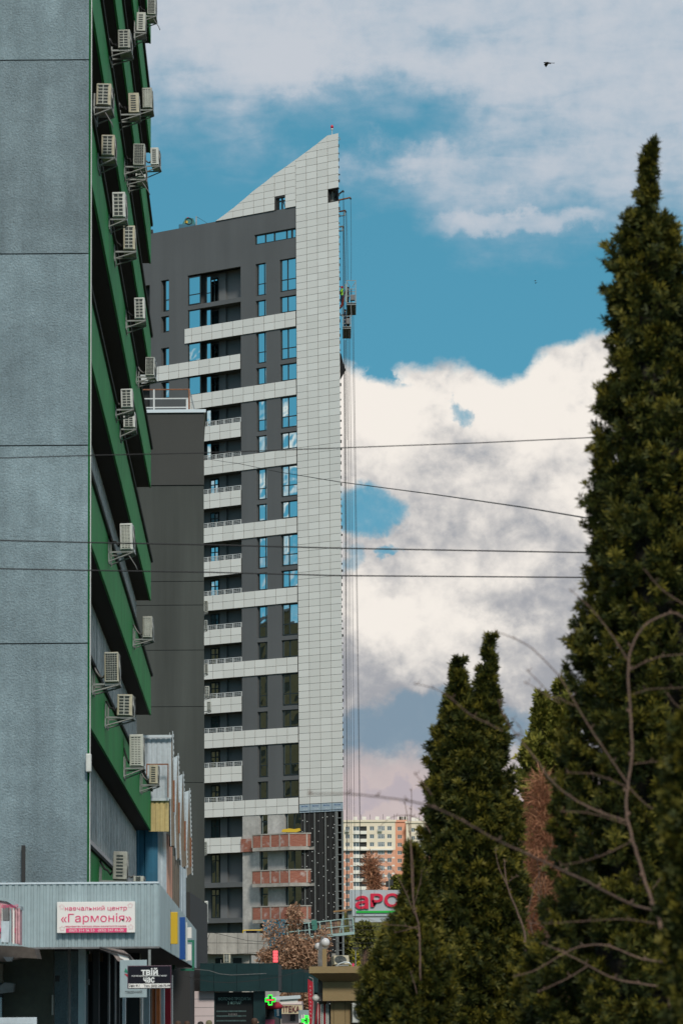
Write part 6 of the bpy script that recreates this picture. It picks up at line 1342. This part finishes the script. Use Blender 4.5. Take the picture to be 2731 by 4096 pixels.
# dry brown conifer between them
Td = [(3120, 2150, 2180), (3220, 2100, 2260), (3350, 2070, 2300), (3450, 2065, 2300), (3550, 2070, 2290), (3650, 2075, 2270), (3750, 2080, 2250), (4300, 2080, 2250)]
def dryshrub():
    C, Dn, tint, (Zs, cxs, rs) = crown_np(Td, 38.0, 620, 6, .30, .1, .01, 5, inner=.6, up=1.4); Dn = Dn*.5+rng.normal(size=Dn.shape); v, q, tt = sprays(C, Dn, .17, .0028, 5, 2.2, tint); t = thing('dry_shrub', 'withered reddish brown shrub of bare twigs in the gap between two thujas', 'shrub', (float(cxs[0]), 38, 0))
    obj('twigs', npmesh('twigs', v-np.array([cxs[0], 38, 0]), q, [m_dry], tt), t); mb = MB(); r2 = random.Random(4)
    for i in range(60):
        a = Vector((r2.uniform(-.2, .2), r2.uniform(-.1, .1), r2.uniform(0.3, 1.8))); z1 = r2.uniform(2.3, 4.1); mb.tube([a, a.lerp(Vector((r2.uniform(-.5, .5), r2.uniform(-.3, .2), z1)), .5)+Vector((r2.uniform(-.1, .1), 0, 0)), (r2.uniform(-.42, .45), r2.uniform(-.5, .2), z1)], [.014, .009, .003], 4)
    mb.build('stems', m_twig, t)
dryshrub()
# brown-leaved tree at the tower foot
def leafy(name, lab, cx, cy, Y, blobs, nleaf, size, mat, cat='tree', seed=1, group=None, trunk_r=.12, wf=.28):
    r_ = np.random.default_rng(seed); pts = []
    for bx, by, rx, ry, n in blobs:
        c = P(bx, by, Y); k = int(nleaf*n); g = r_.normal(size=(k, 3)); g /= np.maximum(np.linalg.norm(g, axis=1, keepdims=True), 1e-6); g *= r_.random((k, 1))**.45
        pts.append(np.array(c)+g*np.array([rx/F*Y, rx/F*Y, ry/F*Y]))
    C = np.concatenate(pts); base = P(cx, cy, Y); t = thing(name, lab, cat, (base.x, Y, hill_z(base.x, Y)), 0, group)
    v, q, tt = sprays(C, r_.normal(size=C.shape), size, size*wf, 2, 1.2, r_.random(len(C))*.8+.1); o0 = np.array(t.location); obj('foliage', npmesh('foliage', v-o0, q, [mat], tt), t)
    mb = MB(); top = Vector(C.mean(0))-Vector(o0); mb.tube([(0, 0, 0), top*.6, top], [trunk_r, trunk_r*.6, trunk_r*.3], 7).build('trunk', m_twig, t)
    mb = MB(); R2 = random.Random(seed)
    for i in range(36):
        e = Vector(C[R2.randrange(len(C))])-Vector(o0); s = top*R2.uniform(.35, .95); mb.tube([s, s.lerp(e, .5)+Vector((0, 0, R2.uniform(-.2, .3))), e], [trunk_r*.3, trunk_r*.18, trunk_r*.05], 5)
    mb.build('branches', m_twig, t); return t
leafy('brown_leaved_tree', 'small tree still holding dry brown leaves in front of the tower foot', 1180, 4000, 170, [(1100, 3730, 60, 60, .22), (1178, 3670, 36, 60, .3), (1180, 3790, 95, 60, .9), (1080, 3830, 60, 45, .45), (1230, 3830, 90, 45, 1.0), (1160, 3850, 80, 40, .8), (1290, 3765, 40, 60, .2)], 2300, .10, m_dryleaf, seed=9)
leafy('brown_leaved_tree', 'brown leaved hedge tree seen beneath the dark arcade fascia', 1190, 4080, 190, [(1180, 3990, 60, 40, 1), (1215, 4005, 40, 40, .8)], 2600, .13, m_dryleaf, seed=10)
# scrub on the hill: individuals in front, a mass behind
sc_r = random.Random(12)
def scrub_mass():
    r_ = np.random.default_rng(3); Cc = []; D_n = []; n = 22000
    Y = r_.uniform(455, 1120, n); X = np.where(r_.random(n) < .42, Y*.013+r_.uniform(-1, 1, n)*(14+Y*.02), r_.uniform(-110, 260, n)); keep = np.abs(X) < 500; X, Y = X[keep], Y[keep]
    Z = np.array([hill_z(x, y) for x, y in zip(X, Y)]); k = 7; X = np.repeat(X, k)+r_.normal(size=len(X)*k)*1.0; Y = np.repeat(Y, k)+r_.normal(size=len(X))*1.0; Z = np.repeat(Z, k)+r_.random(len(X))*5.0
    C = np.stack([X, Y, Z], 1); Dn = r_.normal(size=C.shape)*.5+np.array([0, 0, .9]); v, q, t = sprays(C, Dn, 1.1, .09, 2, 1.0, np.clip((Z % 1)*.2+np.repeat(r_.random(len(X)//k), k)*.7, 0, 1)); o = obj('hillside_scrub', npmesh('hillside_scrub', v, q, [m_scrub], t)); tag(o, 'olive and yellow spring scrub covering the hill below the apartments', 'scrub', kind='stuff')
scrub_mass()
leafy('bare_tree', 'bare brownish tree in front of the far cream apartment block', 1485, 3640, 900, [(1483, 3480, 30, 60, 1), (1500, 3535, 26, 30, .5)], 480, 2.0, m_dry, seed=21, trunk_r=.3, wf=.05)
leafy('round_tree', 'dark rounded tree beside the telecom mast, left of the hedge', 1592, 3640, 700, [(1592, 3535, 24, 26, 1)], 1500, .9, m_thuja2, seed=22, trunk_r=.3)
for i, (px, py, rx, ry, lab) in enumerate(((1378, 3800, 16, 60, 'budding yellow green bush just right of the tower foot'), (1455, 3740, 38, 50, 'greyish budding tree under the billboard'), (1510, 3830, 45, 40, 'yellow green bush behind the kiosk roof'), (1405, 3840, 26, 24, 'bright yellow flowering bush low behind the kiosk roof'))):
    leafy('budding_tree', lab, px, 3950, 330+i*15, [(px, py, rx, ry, 1)], 900, .5, leafmat('yellow_bud', (.14, .12, .02), (.30, .27, .02), (.45, .38, .03)) if i == 3 else m_scrub, seed=30+i, group='budding trees below the billboard')
# ================================================================== bare branches close to the camera
def br(pts, r0, r1, Y, mb, y_j=.0, bud=True):
    P3 = [P(*c2(*p), Y+y_j*i) for i, p in enumerate(pts)]; out = []; n = len(P3)
    for i in range(n-1):
        p0, p1, p2, p3 = P3[max(i-1, 0)], P3[i], P3[i+1], P3[min(i+2, n-1)]
        for k in range(6):
            u = k/6; out.append(.5*((2*p1)+(p2-p0)*u+(2*p0-5*p1+4*p2-p3)*u*u+(3*p1-p0-3*p2+p3)*u**3))
    out.append(P3[-1]); m = len(out); rs = [r0+(r1-r0)*i/(m-1) for i in range(m)]
    out = [q+Vector((random.uniform(-1, 1), 0, random.uniform(-1, 1)))*rs[i]*.35 for i, q in enumerate(out)]
    mb.tube(out, rs, 6)
    if bud:
        for i in range(5, m-1, 6): q = out[i]; s = random.choice((-1, 1)); mb.tube([q, q+Vector((s*.014, 0, .012)), q+Vector((s*.017, 0, .022))], [rs[i]*1.1, rs[i]*.9, .001], 5)
    q = out[-1]; mb.lathe(q, [(0, -.008), (r1*1.7, 0), (0, .012)], 6)
YB_ = 17.5
B3_ = B4_ = None
BT = thing('bare_branches', 'bare spring tree branches with buds sweeping in front of the thujas', 'tree', (P(*c2(1600, 2096), YB_).x+.1, YB_, 0))
def bpart(pts, r0, r1, Y=YB_, jy=0, nm='branch', par=BT):
    mb = MB(); k_ = .52 if par in (B3_, B4_) else 1; br(pts, r0*k_, r1*k_, Y, mb, jy); o = mb.build(nm, m_twig, par, True); o.location = -par.location
q = P(*c2(1460, 1630), YB_)-BT.location
MB().tube([(0, 0, 0), (.02, 0, q.z*.5), (q.x-.0, 0, q.z)], [.035, .022, .010], 8).build('trunk', m_twig, BT, True)
bpart([(1460, 1630), (1425, 1540), (1380, 1400), (1335, 1250), (1310, 1130), (1315, 1020), (1335, 850), (1325, 650), (1318, 460), (1340, 370), (1400, 280), (1510, 230), (1568, 250), (1640, 300)], .0088, .0038)
for pts, r0, r1, jy in [([(1425, 1580), (1300, 1540), (1150, 1460), (1000, 1390), (850, 1320), (700, 1250), (560, 1170), (430, 1110), (300, 1080), (150, 1060), (20, 1050), (-130, 1052)], .017, .005, -.25),
    ([(1312, 1175), (1180, 1130), (1050, 1060), (960, 980), (890, 880), (800, 770), (755, 690), (730, 630)], .013, .004, 0), ([(800, 770), (840, 790), (825, 745), (790, 710)], .006, .003, 0),
    ([(1312, 1000), (1230, 880), (1130, 730), (1050, 590), (990, 500), (880, 390), (800, 345), (720, 315)], .010, .004, 0), ([(1318, 450), (1270, 370), (1200, 270), (1130, 190), (1055, 125)], .008, .0035, 0),
    ([(1326, 490), (1400, 450), (1480, 425), (1600, 415)], .007, .004, 0), ([(1335, 600), (1420, 575), (1540, 570), (1600, 560)], .005, .003, 0), ([(1315, 1020), (1230, 985), (1150, 960), (1040, 955)], .006, .003, 0),
    ([(1320, 1020), (1400, 1100), (1480, 1140), (1560, 1150)], .007, .004, 0), ([(1335, 915), (1430, 905), (1510, 900)], .005, .003, 0), ([(1440, 1640), (1300, 1620), (1100, 1630), (940, 1640)], .006, .003, 0),
    ([(1075, 650), (1020, 625), (970, 600), (900, 530), (860, 490)], .006, .0035, 0), ([(1010, 640), (960, 612), (900, 570), (850, 545)], .006, .0035, 0), ([(745, 765), (680, 730), (600, 690), (500, 605), (430, 570), (350, 550)], .006, .0035, .1),
    ([(1320, 1275), (1200, 1330), (1100, 1360), (1010, 1375)], .006, .003, 0), ([(1568, 190), (1480, 130), (1430, 80), (1400, 40)], .007, .003, 0), ([(1640, 720), (1540, 650), (1500, 600)], .006, .003, 0), ([(1010, 1130), (1150, 1140), (1310, 1190)], .005, .004, 0),
    ([(430, 1060), (385, 1000), (350, 958)], .005, .004, 0)]:
    bpart(pts, r0*.40, r1*.5, jy=jy)
B2 = thing('bare_branches', 'thin bare branches low in front of the bottom of the big thuja', 'tree', (P(*c2(1520, 2096), 19).x, 19, 0))
MB().tube([(0, 0, 0), (.05, 0, 1.0), Vector(P(*c2(1500, 1930), 19))-B2.location], [.03, .02, .009], 7).build('trunk', m_twig, B2, True)
for pts, r0, r1 in [([(1520, 1820), (1380, 1800), (1220, 1740), (1100, 1745), (1020, 1780), (900, 1850), (800, 1880)], .009, .003), ([(1500, 1930), (1350, 1910), (1230, 1880), (1100, 1810), (1000, 1760), (930, 1730)], .009, .003), ([(1130, 1835), (1040, 1890), (910, 1950)], .006, .003), ([(1520, 1385), (1470, 1430), (1430, 1480)], .005, .003), ([(1500, 1930), (1520, 1820), (1530, 1500)], .008, .004)]: bpart(pts, r0*.6, r1*.7, 19, 0, par=B2)
B3 = thing('bare_sapling', 'two thin bare sapling stems rising between the twin peaked and tallest thujas', 'tree', (P(*c2(860, 1720), 30).x, 30, 0))
B3_ = B3
for pts, r0, r1 in [([(860, 1900), (850, 1700), (820, 1600), (770, 1470), (755, 1350)], .022, .008), ([(770, 1470), (730, 1380), (715, 1300)], .009, .004), ([(965, 1900), (960, 1670), (930, 1600), (910, 1500)], .014, .005), ([(860, 1600), (900, 1450), (990, 1250)], .008, .004), ([(775, 1450), (800, 1430), (820, 1425)], .006, .003), ([(870, 1640), (900, 1640), (960, 1670)], .008, .004)]: bpart(pts, r0, r1, 30, 0, nm='stem', par=B3)
B4 = thing('whip_sapling', 'slender upright bare whips with buds above the low broad thuja', 'tree', (P(*c2(375, 1700), 29).x, 29, 0))
B4_ = B4
for pts, r0, r1 in [([(375, 1900), (370, 1665), (345, 1560), (335, 1400), (330, 1200), (335, 1110), (335, 1030)], .016, .004), ([(345, 1560), (340, 1350), (318, 1170), (305, 1090)], .009, .004), ([(420, 1230), (390, 1180), (330, 1150), (250, 1155), (190, 1200)], .007, .003), ([(350, 1600), (300, 1480), (240, 1380), (180, 1330)], .007, .003), ([(370, 1665), (300, 1650), (200, 1640), (100, 1600)], .007, .003), ([(368, 1650), (310, 1670), (260, 1680)], .007, .003), ([(345, 1560), (375, 1450), (380, 1400)], .006, .003), ([(360, 1960), (345, 1900), (330, 1860)], .007, .004)]: bpart(pts, r0, r1, 29, 0, nm='stem', par=B4)
